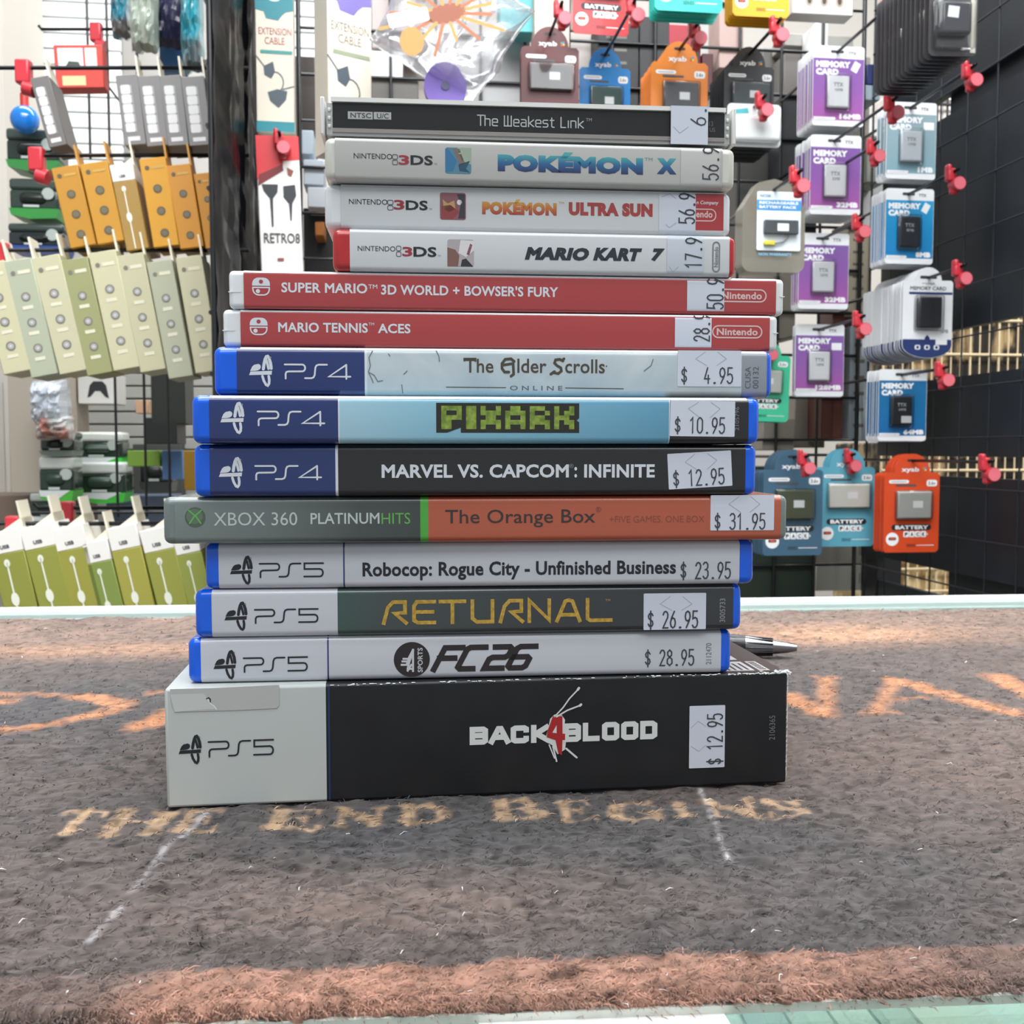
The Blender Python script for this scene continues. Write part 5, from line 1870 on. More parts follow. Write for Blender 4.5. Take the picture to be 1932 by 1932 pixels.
# white memory card pack with round hanger
def white_pack():
    v = 1.44
    u0, u1 = sp(1703, 590, v)[0], sp(1797, 590, v)[0]
    z1, z0 = sp(1750, 504, v)[2], sp(1750, 681, v)[2]
    w, h = u1 - u0, z1 - z0
    top = 0.11 * h
    T = SHOP @ TT(((u0 + u1) / 2, v, z1 - top))
    t = thing('memory_card_pack', 'white memory card pack with round hanger and navy rounded foot', 'memory card', T)
    b = MB()
    pts = card_outline(w, h * 0.86, top, (w * 0.27, 0.14 * h))
    zb_ = top - 0.86 * h
    pts = [p for p in pts if p[1] > zb_ + 0.004]
    foot = [(w / 2 * math.cos(R(a)), zb_ + 0.14 * h * math.sin(R(a)) + 0.004) for a in range(180, 361, 15)]
    # outline: foot left to right, then the rest
    rest = [p for p in pts if p[1] > zb_ + 0.01]
    b.prism(foot + rest, 0, 0.0012, PAPERW)
    nav = M('#27376b', 0.4)
    b.poly([(w / 2 * 0.985 * math.cos(R(a)), zb_ + 0.135 * h * math.sin(R(a)) + 0.004) for a in range(180, 361, 15)] + [(w * 0.49, zb_ + 0.09 * h), (-w * 0.49, zb_ + 0.09 * h)], -0.0003, nav)
    b.rect(-w * 0.38, w * 0.49, top - 0.29 * h, top - 0.265 * h, -0.0003, nav)
    b.text('MEMORY CARD', -w * 0.36, w * 0.36, top - 0.245 * h, top - 0.205 * h, -0.0003, M('#3a3d46', 0.5), 0.02)
    b.text('voyage', -w * 0.13, w * 0.13, top - 0.19 * h, top - 0.165 * h, -0.0003, M('#6d7078', 0.5), 0.0)
    b.text('16MB', w * 0.27, w * 0.42, top - 0.7 * h, top - 0.66 * h, -0.0003, M('#6d7078', 0.5), 0.02)
    for k in (-1, 0, 1):
        b.poly(rrect(k * 0.19 * w - 0.055 * w, k * 0.19 * w + 0.055 * w, zb_ - 0.02 * h, zb_ + 0.03 * h, 0.002, 2), -0.0005, PAPERW)
        b.poly(ngon(k * 0.19 * w, zb_ + 0.005 * h, 0.03 * w, n=10), -0.0007, nav)
    b.rect(w * 0.17, w * 0.4, zb_ + 0.035 * h, zb_ + 0.1 * h, -0.0005, PAPERW)
    b.poly([(-0.05 * w, zb_ + 0.05 * h), (0.05 * w, zb_ + 0.05 * h), (0.05 * w, zb_ + 0.11 * h), (0, zb_ + 0.14 * h), (-0.05 * w, zb_ + 0.11 * h)], -0.0005, nav)
    b.poly(rrect(-w * 0.17, w * 0.17, -0.0018, 0.0025, 0.002, 2), -0.0004, M('#3a3b40', 0.6))
    b.build('printed_card', t)
    b = MB()
    b.rbox(-w * 0.22, w * 0.24, -0.008, -0.0003, top - 0.65 * h, top - 0.32 * h, 0.0025, M('#33353a', 0.35), 2)
    b.build('memory_unit', t)
    b = MB()
    b.rbox(-w * 0.27, w * 0.29, -0.010, -0.0003, top - 0.68 * h, top - 0.3 * h, 0.003, BLIS, 2)
    b.build('blister', t)
    stack_behind(t, T, 20, 0.0066, 'more packs behind the white memory card pack with round hanger', 'stack of white memory card packs')
    hook('black hook with red clip carrying the white memory card packs', ((u0 + u1) / 2, v, z1 - top), (1816, 520))


white_pack()

# ---- battery packs
def battery_pack(label, bb, v, hexc, dome=None, side=None, variant=0, lean=0.0, yaw=0.0, batt='#4a4d50', thick=0.0012):
    x0, x1, y0, y1 = bb
    u0, u1 = sp(x0, (y0 + y1) / 2, v)[0], sp(x1, (y0 + y1) / 2, v)[0]
    z1, z0 = sp((x0 + x1) / 2, y0, v)[2], sp((x0 + x1) / 2, y1, v)[2]
    w, h = u1 - u0, z1 - z0
    top = 0.07 * h
    T = SHOP @ TT(((u0 + u1) / 2, v, z1 - top), yaw, lean)
    t = thing('battery_pack', label, 'battery pack', T)
    dome = dome or (w * 0.32, h * 0.19)
    m = M(hexc, 0.42, coat=0.2)
    b = MB()
    b.prism(card_outline(w, h, top, dome, 0.004), 0, thick, m)
    wt = M('#eef0f1', 0.45)
    dk = M('#202327', 0.5)
    ty = -0.0003
    b.text('xyab', -w * 0.2, w * 0.12, top - 0.195 * h, top - 0.135 * h, ty, wt, 0.03)
    for k, hx in enumerate(('#d94a3d', '#f0c23a', '#4aa35a', '#3f7fd0')):
        b.poly(ngon(w * 0.2 + (k % 2) * 0.035 * w, top - 0.17 * h + (k // 2) * 0.02 * h + (k % 2) * 0.006 * h, 0.018 * w, n=8), ty, M(hx, 0.5))
    b.poly(rrect(-w * 0.42, -w * 0.06, top - 0.30 * h, top - 0.265 * h, 0.003, 2), ty, wt)
    b.rect(-w * 0.38, -w * 0.1, top - 0.288 * h, top - 0.277 * h, ty - 0.0002, M('#b0b4b8', 0.5))
    b.poly(rrect(-w * 0.3, w * 0.08, top - 0.33 * h, top - 0.31 * h, 0.002, 2), ty, M('#4d5155', 0.5))
    b.poly(rrect(w * 0.26, w * 0.45, top - 0.33 * h, top - 0.265 * h, 0.003, 2), ty, wt)
    b.text('3.6v', w * 0.29, w * 0.42, top - 0.315 * h, top - 0.28 * h, ty - 0.0002, M('#5d6166', 0.5), 0.02)
    b.poly(rrect(-w * 0.36, w * 0.36, top - 0.775 * h, top - 0.715 * h, 0.006, 3), ty, dk)
    b.text('BATTERY', -w * 0.29, w * 0.31, top - 0.765 * h, top - 0.725 * h, ty - 0.0003, wt, 0.05)
    for k, ch in enumerate('PACK'):
        xa = -w * 0.14 + k * 0.105 * w
        b.poly(rrect(xa, xa + 0.097 * w, top - 0.845 * h, top - 0.785 * h, 0.001, 1), ty, wt)
        b.text(ch, xa + 0.022 * w, xa + 0.075 * w, top - 0.835 * h, top - 0.797 * h, ty - 0.0003, dk, 0.04)
    b.rect(w * 0.285, w * 0.30, top - 0.825 * h, top - 0.805 * h, ty, wt)
    b.poly(ngon(-w * 0.34, top - 0.865 * h, 0.115 * w, n=20), ty, wt)
    b.poly(rrect(-w * 0.41, -w * 0.27, top - 0.875 * h, top - 0.845 * h, 0.002, 2), ty - 0.0002, dk)
    b.poly(rrect(-w * 0.385, -w * 0.29, top - 0.87 * h, top - 0.85 * h, 0.001, 2), ty - 0.0004, M('#d2553b', 0.5))
    b.rect(w * 0.1, w * 0.42, top - 0.932 * h, top - 0.926 * h, ty, wt)
    b.text('SERIES', -w * 0.08, w * 0.08, top - 0.945 * h, top - 0.915 * h, ty, dk, 0.0)
    b.poly(rrect(-w * 0.1, w * 0.1, -0.0015, 0.0022, 0.002, 2), -0.0003, M('#2b2c30', 0.6))
    b.build('printed_card', t)
    b = MB()
    bw = w * 0.6 if variant == 0 else w * 0.72
    zt, zb_ = (top - 0.38 * h, top - 0.65 * h) if variant == 0 else (top - 0.36 * h, top - 0.6 * h)
    b.rbox(-bw / 2 + w * 0.02, bw / 2 + w * 0.02, -0.007, -0.0003, zb_, zt, 0.0015, M(batt, 0.35), 2)
    b.rect(-w * 0.02, w * 0.16, (zt + zb_) / 2 - 0.03 * h, (zt + zb_) / 2 + 0.04 * h, -0.0073, M('#f0f1f2', 0.5))
    b.build('battery_cell', t)
    b = MB()
    b.rbox(-bw * 0.56 + w * 0.02, bw * 0.56 + w * 0.02, -0.009, -0.0002, zb_ - 0.015 * h, zt + 0.015 * h, 0.003, BLIS, 2)
    b.build('blister', t)
    return t, T, ((u0 + u1) / 2, v, z1 - top)


BP = [
    ('maroon battery pack card behind the topmost disc case', (983, 1092, 50, 252), 1.48, '#551a1c', 1, '#4d4a49', 2, 0.012, (1090, 28), None),
    ('bright blue battery pack card behind the topmost disc case', (1093, 1189, 90, 290), 1.52, '#1c7cc4', 0, '#4b5250', 1, 0.012, (1230, 28), None),
    ('orange battery pack card above the topmost disc case', (1228, 1335, 78, 285), 1.44, '#e0812f', 0, '#55565a', 9, 0.0072, (1325, 62), None),
    ('black battery pack card beside the topmost disc case', (1366, 1460, 88, 282), 1.44, '#303235', 1, '#4f5a5b', 8, 0.009, (1461, 42), None),
    ('red battery pack card cut by the top of the frame', (1084, 1190, -140, 66), 1.46, '#b82f33', 0, '#7a4a4a', 1, 0.01, None, 0.02),
    ('turquoise battery pack card cut by the top of the frame', (1236, 1364, -215, 22), 1.30, '#2dbcae', 0, '#556', 5, 0.008, None, None),
    ('yellow battery pack card cut by the top of the frame', (1383, 1490, -170, 32), 1.36, '#e0a823', 0, '#555555', 5, 0.008, None, None),
    ('slate blue battery pack card beside the widest grey case', (1440, 1552, 848, 1048), 1.46, '#3f6076', 0, '#4a5236', 7, 0.007, (1517, 890), None),
    ('light blue battery pack card with a white battery', (1545, 1650, 846, 1031), 1.50, '#5fa8bd', 1, '#e0e0d6', 3, 0.012, (1601, 882), None),
    ('orange-red battery pack card with a silver battery', (1668, 1772, 856, 1042), 1.44, '#d24a22', 0, '#b9bab5', 7, 0.005, None, None),
    ('green battery pack card half hidden by the game case ends', (1392, 1492, 640, 795), 1.50, '#3fbd93', 0, '#c9ccc6', 2, 0.012, (1418, 612), 0.03),
]
for lab, bb, v, hx, var, batt, n, gap, clip, lean in BP:
    if batt == '#556':
        batt = '#555566'
    t, T, hole = battery_pack(lab, bb, v, hx, variant=var, lean=lean or 0.0, batt=batt)
    nm = lab.split(' card')[0]
    if n > 1:
        stack_behind(t, T, n, gap, 'more packs behind the ' + nm, 'stack of ' + nm + 's')
    if clip:
        hook('black hook with red clip for the ' + nm.replace(' behind the topmost disc case', '').replace(' above the topmost disc case', '') + 's', hole, clip)
    else:
        if bb[2] > 0:
            hook('black hook for the ' + nm + ', red clip out on its end', hole, (1862, 905))

# white blister pack below the black battery pack
def blister_pack():
    v = 1.42
    u0, u1 = sp(1372, 240, v)[0], sp(1473, 240, v)[0]
    z1, z0 = sp(1420, 196, v)[2], sp(1420, 277, v)[2]
    w, h = u1 - u0, z1 - z0
    t = thing('blister_pack', 'glossy white blister pack below the black battery pack', 'blister pack', SHOP @ TT(((u0 + u1) / 2, v, z0)))
    b = MB()
    b.prism(rrect(-w / 2, w / 2, 0, h, 0.006, 3), 0, 0.0015, M('#eef1f2', 0.3, coat=0.5))
    b.poly([(-w * 0.4, h * 0.75), (-w * 0.1, h * 0.78), (-w * 0.12, h * 0.9), (-w * 0.4, h * 0.85)], -0.0003, M('#4fb0b6', 0.4))
    b.build('printed_card', t)
    b = MB()
    b.rbox(-w * 0.47, w * 0.47, -0.012, -0.0004, h * 0.08, h * 0.7, 0.006, M('#e9eded', 0.12, coat=0.5), 3)
    b.build('blister', t)
    hook('black hook carrying the glossy white blister pack', ((u0 + u1) / 2, v, z1 - 0.004), (1463, 215))


blister_pack()

# clear clamshell with rechargeable battery pack
def clamshell():
    v = 1.34
    u0, u1 = sp(1400, 430, v)[0], sp(1518, 430, v)[0]
    z1, z0 = sp(1460, 338, v)[2], sp(1460, 514, v)[2]
    w, h = u1 - u0, z1 - z0
    T = SHOP @ TT(((u0 + u1) / 2, v, z1 - 0.012))
    t = thing('clamshell_pack', 'smoky clear clamshell holding a white and blue rechargeable battery card', 'battery pack', T)
    b = MB()
    CL = Mclear('#d6d2c6', 0.1, 0.1, 'clamshell_plastic', 0.45, '#a9a596')
    o1 = 0.012
    pts = rrect(-w / 2, w / 2, o1 - h, o1 - 0.03, 0.012, 4)
    pts = [p for p in pts if p[1] < o1 - 0.034] + [(w / 2, o1 - 0.04), (w * 0.25, o1 - 0.005), (0.0, o1), (-w * 0.25, o1 - 0.005), (-w / 2, o1 - 0.04)]
    ce = (0, o1 - h / 2)
    pts.sort(key=lambda p: math.atan2(p[1] - ce[1], p[0] - ce[0]))
    b.prism(pts, -0.001, 0.028, CL)
    b.build('shell', t)
    b = MB()
    x0, x1 = -w * 0.28, w * 0.42
    zt, zb_ = o1 - 0.14 * h, o1 - 0.77 * h
    b.prism(rrect(x0, x1, zb_, zt, 0.002, 2), -0.0035, -0.0025, M('#dfe9ef', 0.45))
    b.rect(x0, x1, zt - 0.2 * h, zt - 0.09 * h, -0.0037, M('#3f8fc9', 0.45))
    cw = M('#f2f5f7', 0.45)
    b.text('RECHARGEABLE', x0 + 0.003, x1 - 0.004, zt - 0.135 * h, zt - 0.105 * h, -0.0039, cw, 0.04)
    b.text('BATTERY PACK', x0 + 0.003, x1 - 0.006, zt - 0.18 * h, zt - 0.15 * h, -0.0039, cw, 0.04)
    b.text('NOSK', x0 + 0.004, x0 + 0.02, zt - 0.065 * h, zt - 0.03 * h, -0.0037, M('#4d7d9c', 0.5), 0.04)
    b.text('NON WARRANTY', x0 + 0.003, x1 - 0.012, zb_ - 0.055 * h, zb_ - 0.025 * h, -0.0037, M('#7fb7d9', 0.5), 0.03)
    b.build('printed_card', t)
    b = MB()
    b.rbox(x0 + w * 0.1, x1 - w * 0.06, -0.010, -0.0038, zb_ + 0.17 * h, zb_ + 0.32 * h, 0.001, M('#4b4f52', 0.4), 1)
    b.rect(x0 + w * 0.3, x0 + w * 0.48, zb_ + 0.2 * h, zb_ + 0.28 * h, -0.0104, cw)
    b.build('battery_cell', t)
    b = MB()
    b.tube([(x0 + w * 0.5, -0.006, zb_ + 0.16 * h), (x0 + w * 0.4, -0.006, zb_ + 0.09 * h), (x0 + w * 0.25, -0.006, zb_ + 0.07 * h)], 0.0012, M('#8d8f8c', 0.4), 6)
    b.rbox(x0 + w * 0.1, x0 + w * 0.28, -0.008, -0.004, zb_ + 0.05 * h, zb_ + 0.1 * h, 0.001, M('#d8cc4a', 0.4), 1)
    b.build('plug_lead', t)
    hook('black hook with red clip carrying the smoky clamshell pack', ((u0 + u1) / 2, v, z1 - 0.014), (1515, 345))


clamshell()

# spare hooks
hook('bare black hook with red clip beside the purple 32MB packs', (sp(1545, 330, 1.6)[0], 1.6, sp(1545, 340, 1.6)[2]), (1640, 262), VG)

# black packs top right
def black_packs():
    v = 1.16
    u0, u1 = sp(1755, 40, v)[0], sp(1842, 40, v)[0]
    z1, z0 = sp(1800, -90, v)[2], sp(1800, 106, v)[2]
    w, h = u1 - u0, z1 - z0
    top = 0.08 * h
    T = SHOP @ TT(((u0 + u1) / 2, v, z1 - top), R(-4))
    t = thing('memory_card_pack', 'black blister pack with white price tag, front of the black packs', 'memory card', T)
    b = MB()
    b.prism(rrect(-w / 2, w / 2, top - h, top, 0.006, 3), 0, 0.0015, M('#3d3c3f', 0.3, coat=0.3))
    b.rect(w * 0.36, w * 0.47, top - h + 0.004, top - 0.004, -0.0004, M('#b9b7ac', 0.4))
    b.build('printed_card', t)
    b = MB()
    b.rbox(-w * 0.34, w * 0.3, -0.012, -0.0004, top - 0.82 * h, top - 0.5 * h, 0.004, M('#48494e', 0.25, coat=0.3), 3)
    b.rect(-w * 0.1, w * 0.13, top - 0.67 * h, top - 0.56 * h, -0.0124, PAPERW, Matrix.Rotation(R(6), 4, 'Y'))
    b.build('memory_unit', t)
    b = MB()
    b.rbox(-w * 0.45, w * 0.42, -0.014, -0.0002, top - 0.96 * h, top - 0.44 * h, 0.006, BLIS, 3)
    b.build('blister', t)
    stack_behind(t, T, 13, 0.011, 'black blister packs in a row behind the one with the price tag', 'row of black blister packs')


black_packs()

# ---- tall cartons on the end-on panel
SIDE_DIR = -1


def tall_box(kind, label, px, py, wpx, hpx, lean_deg, v, hexc, group, accents=None):
    """px,py = top-left corner of the front face"""
    k = kk(px + wpx / 2, py + hpx / 2, v)
    w, h = wpx * k / math.cos(R(8)), hpx * k / math.cos(R(lean_deg) * 0.6)
    p = at(px, py, v)
    T = Matrix.Translation(p) @ Matrix.Rotation(YAW, 4, 'Z') @ Matrix.Rotation(R(-lean_deg), 4, 'Y')
    dep = {'grey': 0.060, 'gold': 0.062, 'cream': 0.066, 'green': 0.074}[kind]
    t = thing('accessory_box', label, 'box', T, group)
    b = MB()
    m = M(hexc, 0.5)
    if kind == 'green':
        b.rbox(0, w, 0, dep, -h, -0.20 * h, 0.001, m, 1)
        b.rbox(0, w, 0, dep, -0.20 * h, 0, 0.001, M('#ece9e2', 0.5), 1)
    else:
        b.rbox(0, w, 0, dep, -h, 0, 0.001, m, 1)
    y = -0.0004
    if kind == 'grey':
        lt = M('#d5d3d2', 0.45)
        n = 5
        for i in range(n):
            b.poly(rrect(w * 0.16, w * 0.60, -0.14 * h - (i + 1) * 0.135 * h, -0.14 * h - i * 0.135 * h + 0.02 * h - 0.026 * h, 0.002, 2), y, lt)
            b.rect(w * 0.62, w * 0.66, -0.14 * h - (i + 1) * 0.135 * h, -0.14 * h - i * 0.135 * h - 0.01 * h, y, M('#a9a7a6', 0.5))
        b.rect(w * 0.2, w * 0.75, -0.94 * h, -0.88 * h, y, lt)
    elif kind in ('gold', 'cream'):
        ring = M('#5d5440' if kind == 'gold' else '#77756c', 0.5)
        core = M('#6f664f' if kind == 'gold' else '#a8a6a4', 0.4)
        rings = ((0.32, 0.5), (0.54, 0.5), (0.76, 0.5)) if kind == 'cream' else ((0.35, 0.52), (0.60, 0.52), (0.85, 0.52))
        for q, xx in rings:
            r_ = w * 0.17
            b.poly(ngon(w * xx, -q * h, r_, n=18), y, ring)
            b.poly(ngon(w * xx, -q * h, r_ * 0.68, n=18), y - 0.0002, core)
            if kind == 'cream':
                b.rect(w * 0.3, w * 0.68, -q * h - 0.105 * h, -q * h - 0.075 * h, y, M('#d8d5bd', 0.5))
                b.poly(ngon(w * xx, -q * h - 0.0, r_ * 0.28, n=10), y - 0.0003, M('#c8c6c4', 0.4))
        b.poly(ngon(w * 0.25, -0.11 * h, w * 0.09, n=10), y, ring)
        b.rect(w * 0.42, w * 0.86, -0.125 * h, -0.095 * h, y, M('#d9d5ba' if kind == 'cream' else '#c59a4d', 0.5))
    elif kind == 'kraft':
        pass
    elif kind == 'green':
        wt = M('#e6e8d8', 0.45)
        b.poly(ngon(w * 0.42, -0.29 * h, w * 0.09, w * 0.13, n=12), y, wt)
        b.stroke([[(w * 0.42, -0.29 * h), (w * 0.42, -0.98 * h)]], w * 0.05, y, wt)
        b.poly(ngon(w * 0.42, -0.62 * h, w * 0.12, w * 0.22, n=14), y - 0.0002, wt)
        b.text('USB', w * 0.32, w * 0.6, -0.16 * h, -0.125 * h, y, M('#55565a', 0.5), 0.05)
    b.build('carton', t)
    b = MB()
    tm = M('#e3dcc8' if kind != 'gold' else '#c08a3a', 0.5)
    b.box(w - 0.003, w - 0.0005, dep * 0.25, dep * 0.75, 0.0, 0.030 if kind != 'green' else 0.034, tm)
    if kind == 'green':
        b.prism([(w * 0.35, 0), (w - 0.0005, 0), (w - 0.0005, 0.012)], dep * 0.2, dep * 0.8, tm)
    b.build('hang_tab', t)
    return t


GG_ = 'grey boxes on the uppermost left hook'
for i, (px, py, wp, hp, ln_) in enumerate(((217, 142, 40, 130, 6.5), (259, 144, 40, 130, 6.5), (300, 143, 39, 130, 6.0), (341, 145, 42, 128, 6.0))):
    tall_box('grey', ['first', 'second', 'third', 'fourth'][i] + ' of four grey boxes beside the black post, counting from the aisle', px, py, wp, hp, ln_, 1.46 + i * 0.0, '#7d7a79', GG_)
tall_box('grey', 'single dark grey box hanging apart, tilted, near the red clip', 56, 148, 34, 130, 14, 1.46, '#6c6866', GG_)
GO_ = 'gold boxes on the second left hook'
for i, (px, py, wp, hp, ln_, hx) in enumerate(((96, 318, 48, 150, 12, '#b98327'), (150, 310, 50, 150, 11, '#c18a29'), (206, 352, 42, 120, 10, '#a5813c'), (262, 300, 48, 165, 8, '#cf9428'), (313, 313, 44, 155, 8.5, '#c5862a'), (365, 328, 34, 140, 8, '#bd8129'))):
    if i == 2:
        t = tall_box('green', 'kraft-coloured box with white top among the gold boxes', 206, 312, 42, 160, 10, 1.44, '#a2803f', GO_)
        continue
    tall_box('gold', ['first', 'second', '', 'third', 'fourth', 'fifth'][i] + ' gold box with round dots, counted from the aisle' + (', highest of them' if i == 3 else ''), px, py, wp, hp, ln_, 1.44, hx, GO_)
GC_ = 'cream boxes on the third left hook'
crm = ((-46, 500, 52, 208, 12, '#c3be9c'), (6, 494, 50, 220, 11.5, '#a9ae97'), (58, 488, 52, 220, 12, '#bfbb9b'), (115, 492, 48, 218, 11, '#97986a'), (166, 478, 50, 222, 10.5, '#c4bf9d'), (220, 483, 48, 220, 10, '#bdb998'), (276, 495, 46, 220, 9.5, '#adae96'), (331, 486, 47, 218, 8.5, '#c3be9f'))
ordn = ['cut by the frame edge', 'grey-green, second from the aisle', 'pale, third from the aisle', 'olive, darkest of the row', 'pale, fifth from the aisle and highest', 'pale, sixth from the aisle', 'grey-green, seventh from the aisle, hanging lowest', 'pale, last before the black post']
for (px, py, wp, hp, ln_, hx), od in zip(crm, ordn):
    tall_box('cream', 'cream box with three round knobs, ' + od, px, py, wp, hp, ln_, 1.42, hx, GC_)
GR_ = 'green boxes on the lowest left hook'
grn = ((-27, 1032, 60, 210, 11, '#8c8f3f'), (36, 1022, 58, 215, 12, '#8f9340'), (97, 1024, 56, 215, 12, '#979540'), (154, 1050, 46, 200, 12, '#7e8f45'), (200, 1022, 54, 220, 11.5, '#a09b45'), (262, 1027, 56, 215, 12, '#949644'), (323, 1033, 46, 205, 12, '#8f9646'))
ordn = ['cut by the frame edge', 'second from the aisle', 'third from the aisle', 'hanging lowest, greyest green', 'highest, yellowest green', 'sixth from the aisle', 'nearest the stack of cases']
for (px, py, wp, hp, ln_, hx), od in zip(grn, ordn):
    tall_box('green', 'olive green box with white top, ' + od, px, py - 24, wp, hp, ln_, 1.34, hx, GR_)


def side_hook(label, px0, px1, py, v, clip_px=None, py1=None):
    """rod from the end-on panel towards the aisle"""
    a, c_ = at(px0, py, v), at(px1, py1 or py, v)
    t = thing('display_hook', label, 'hook', Matrix.Translation(a))
    b = MB()
    d = c_ - a
    b.tube([(0, 0, 0), tuple(d), tuple(d * 1.02 + Vector((0, 0, 0.006)))], 0.0028, ROD, 8)
    b.build('rod', t)
    if clip_px:
        q = at(clip_px, py, v) - a
        cl = MB()
        T = Matrix.Translation(q)
        cl.rbox(-0.010, 0.010, -0.008, 0.008, -0.022, 0.010, 0.003, CLIPR, 2, T)
        cl.cyl((0.0, 0, -0.026), (0.014, 0, -0.030), 0.010, CLIPR, n=14, T=T)
        cl.build('end_clip', t)
    return t


side_hook('black hook with red clip carrying the grey boxes', 470, -20, 128, 1.49, 45)
side_hook('black hook with red clip carrying the gold boxes', 470, 66, 293, 1.47, 70)
side_hook('black hook with red clip carrying the cream boxes', 470, -40, 472, 1.45, 2)
side_hook('black hook with red clip carrying the olive green boxes', 470, -20, 988, 1.37, 28)
side_hook('second black hook with red clip above the olive green boxes', 470, 72, 958, 1.62, 128)
side_hook('bare thin black hook with a dark red clip near the white slat wall', 300, 78, 55, 1.9, 182)

# ---- far left goods on the slat walls
def game_pack(label, px0, px1, py0, py1, v, body, low, group):
    u0, _, z1 = sp(px0, py0, v)
    u1, _, z0 = sp(px1, py1, v)
    w, h = u1 - u0, z1 - z0
    t = thing('controller_pack', label, 'controller pack', SHOP @ Matrix.Translation(((u0 + u1) / 2, v, z0)), group)
    b = MB()
    pale = body[1] in 'bcdef'
    b.rbox(-w / 2, w / 2, 0, 0.07, h * 0.24, h * 0.74, 0.006, M('#26382e' if pale else body, 0.2, coat=0.4), 2)
    b.build('window_shell', t)
    b = MB()
    b.rbox(-w * 0.5, w * 0.5, -0.002, 0.07, h * 0.72, h, 0.006, M(body if pale else '#3d4a44', 0.3, coat=0.3), 2)
    b.build('header_panel', t)
    b = MB()
    b.prism([(-w * 0.5, h * 0.26), (-w * 0.46, 0.1 * h), (-w * 0.1, 0), (w * 0.45, 0.03 * h), (w * 0.5, h * 0.26)], -0.004, 0.07, M(low, 0.4))
    if pale:
        b.poly([(-w * 0.48, h * 0.27), (-w * 0.45, 0.14 * h), (w * 0.1, 0.10 * h), (w * 0.42, h * 0.27)], -0.005, M('#dde2e2', 0.4))
    b.build('printed_base', t)
    b = MB()
    b.rbox(-w * 0.30, w * 0.26, -0.010, 0.02, h * 0.36, h * 0.66, 0.012, M('#2c4036' if pale else '#1f2623', 0.35), 3)
    b.cyl((w * 0.3, -0.004, h * 0.62), (w * 0.3, -0.006, h * 0.62), 0.012, M('#b9c4bd', 0.4), n=12)
    b.rect(-w * 0.2, w * 0.12, h * 0.28, h * 0.34, -0.0065, M('#c9d0cc', 0.4))
    b.build('controller', t)
    return t


CP = 'controller packs by the slat walls'
game_pack('dark controller pack with green base beside the white slat wall, top one', 10, 112, 240, 325, 2.2, '#2c3a34', '#2f8a3d', CP)
game_pack('dark controller pack with green base beside the white slat wall, second down', 16, 112, 335, 415, 2.2, '#33433b', '#33963f', CP)
game_pack('dark controller pack with blue decoration low beside the white slat wall', 14, 122, 420, 480, 2.2, '#2a3337', '#2b4a9a', CP)
game_pack('green and white controller pack low behind the cream boxes, upper one of its pair', 140, 232, 815, 880, 2.4, '#dfe3dd', '#3ac83c', CP)
game_pack('dark controller pack next to the beige cabinet', 74, 140, 815, 862, 2.22, '#3a443d', '#7d8a80', CP)
game_pack('green-based controller pack next to the beige cabinet, lower', 72, 140, 862, 948, 2.22, '#c9cdc8', '#4fb83e', CP)
game_pack('green and white controller pack low behind the cream boxes, lower of its pair', 146, 238, 872, 950, 2.38, '#d5dad6', '#45c244', CP)
game_pack('small green controller pack above the red hook clips', 55, 130, 930, 990, 2.3, '#b5bab3', '#57b86a', CP)
game_pack('black headset pack beside the yellow carton', 262, 325, 850, 930, 2.5, '#25292b', '#3d4140', CP)
carton('console_box', 'white box showing a black controller, behind the cream boxes', 146, 218, 705, 762, 2.5, '#d9d9d6', 0.1, None, 'box', deco=lambda b, w, h: (
    b.poly([(-w * 0.25, h * 0.2), (-w * 0.18, h * 0.62), (-w * 0.08, h * 0.75), (w * 0.16, h * 0.75), (w * 0.26, h * 0.62), (w * 0.33, h * 0.18), (w * 0.24, h * 0.22), (w * 0.1, h * 0.42), (-w * 0.04, h * 0.42), (-w * 0.16, h * 0.24)], -0.0005, M('#24262a', 0.5)),))
carton('carrying_case', 'dark green-grey tall carrying case hanging behind the cream boxes', 283, 350, 660, 800, 2.2, '#262b26', 0.1, None, 'case')
carton('headset', 'black rounded headset pack below the dark carrying case', 272, 334, 788, 838, 2.2, '#1d1f1f', 0.1, None, 'headset')
carton('storage_box', 'dark grey box behind the stack of blue cases', 250, 345, 838, 1000, 2.9, '#4a4d4b', 0.1)
carton('storage_box', 'blue-grey box beside the hanging green boxes', 200, 330, 935, 1010, 2.6, '#67748c', 0.1)
carton('storage_box', 'mustard yellow carton beside the blue game cases', 346, 372, 850, 925, 2.0, '#a27c20', 0.08)
carton('toy_box', 'blue and white novelty pack on the lower slat wall', 305, 345, 850, 905, 2.3, '#5f86b8', 0.05, None, 'toy', hang=2.96)
carton('toy_box', 'lime green novelty pack on the lower slat wall', 240, 302, 850, 880, 2.3, '#7fa53c', 0.05, None, 'toy', hang=2.96)
carton('storage_box', 'peach coloured box on the lower slat wall', 255, 280, 755, 780, 2.6, '#c99f80', 0.05, hang=2.96)


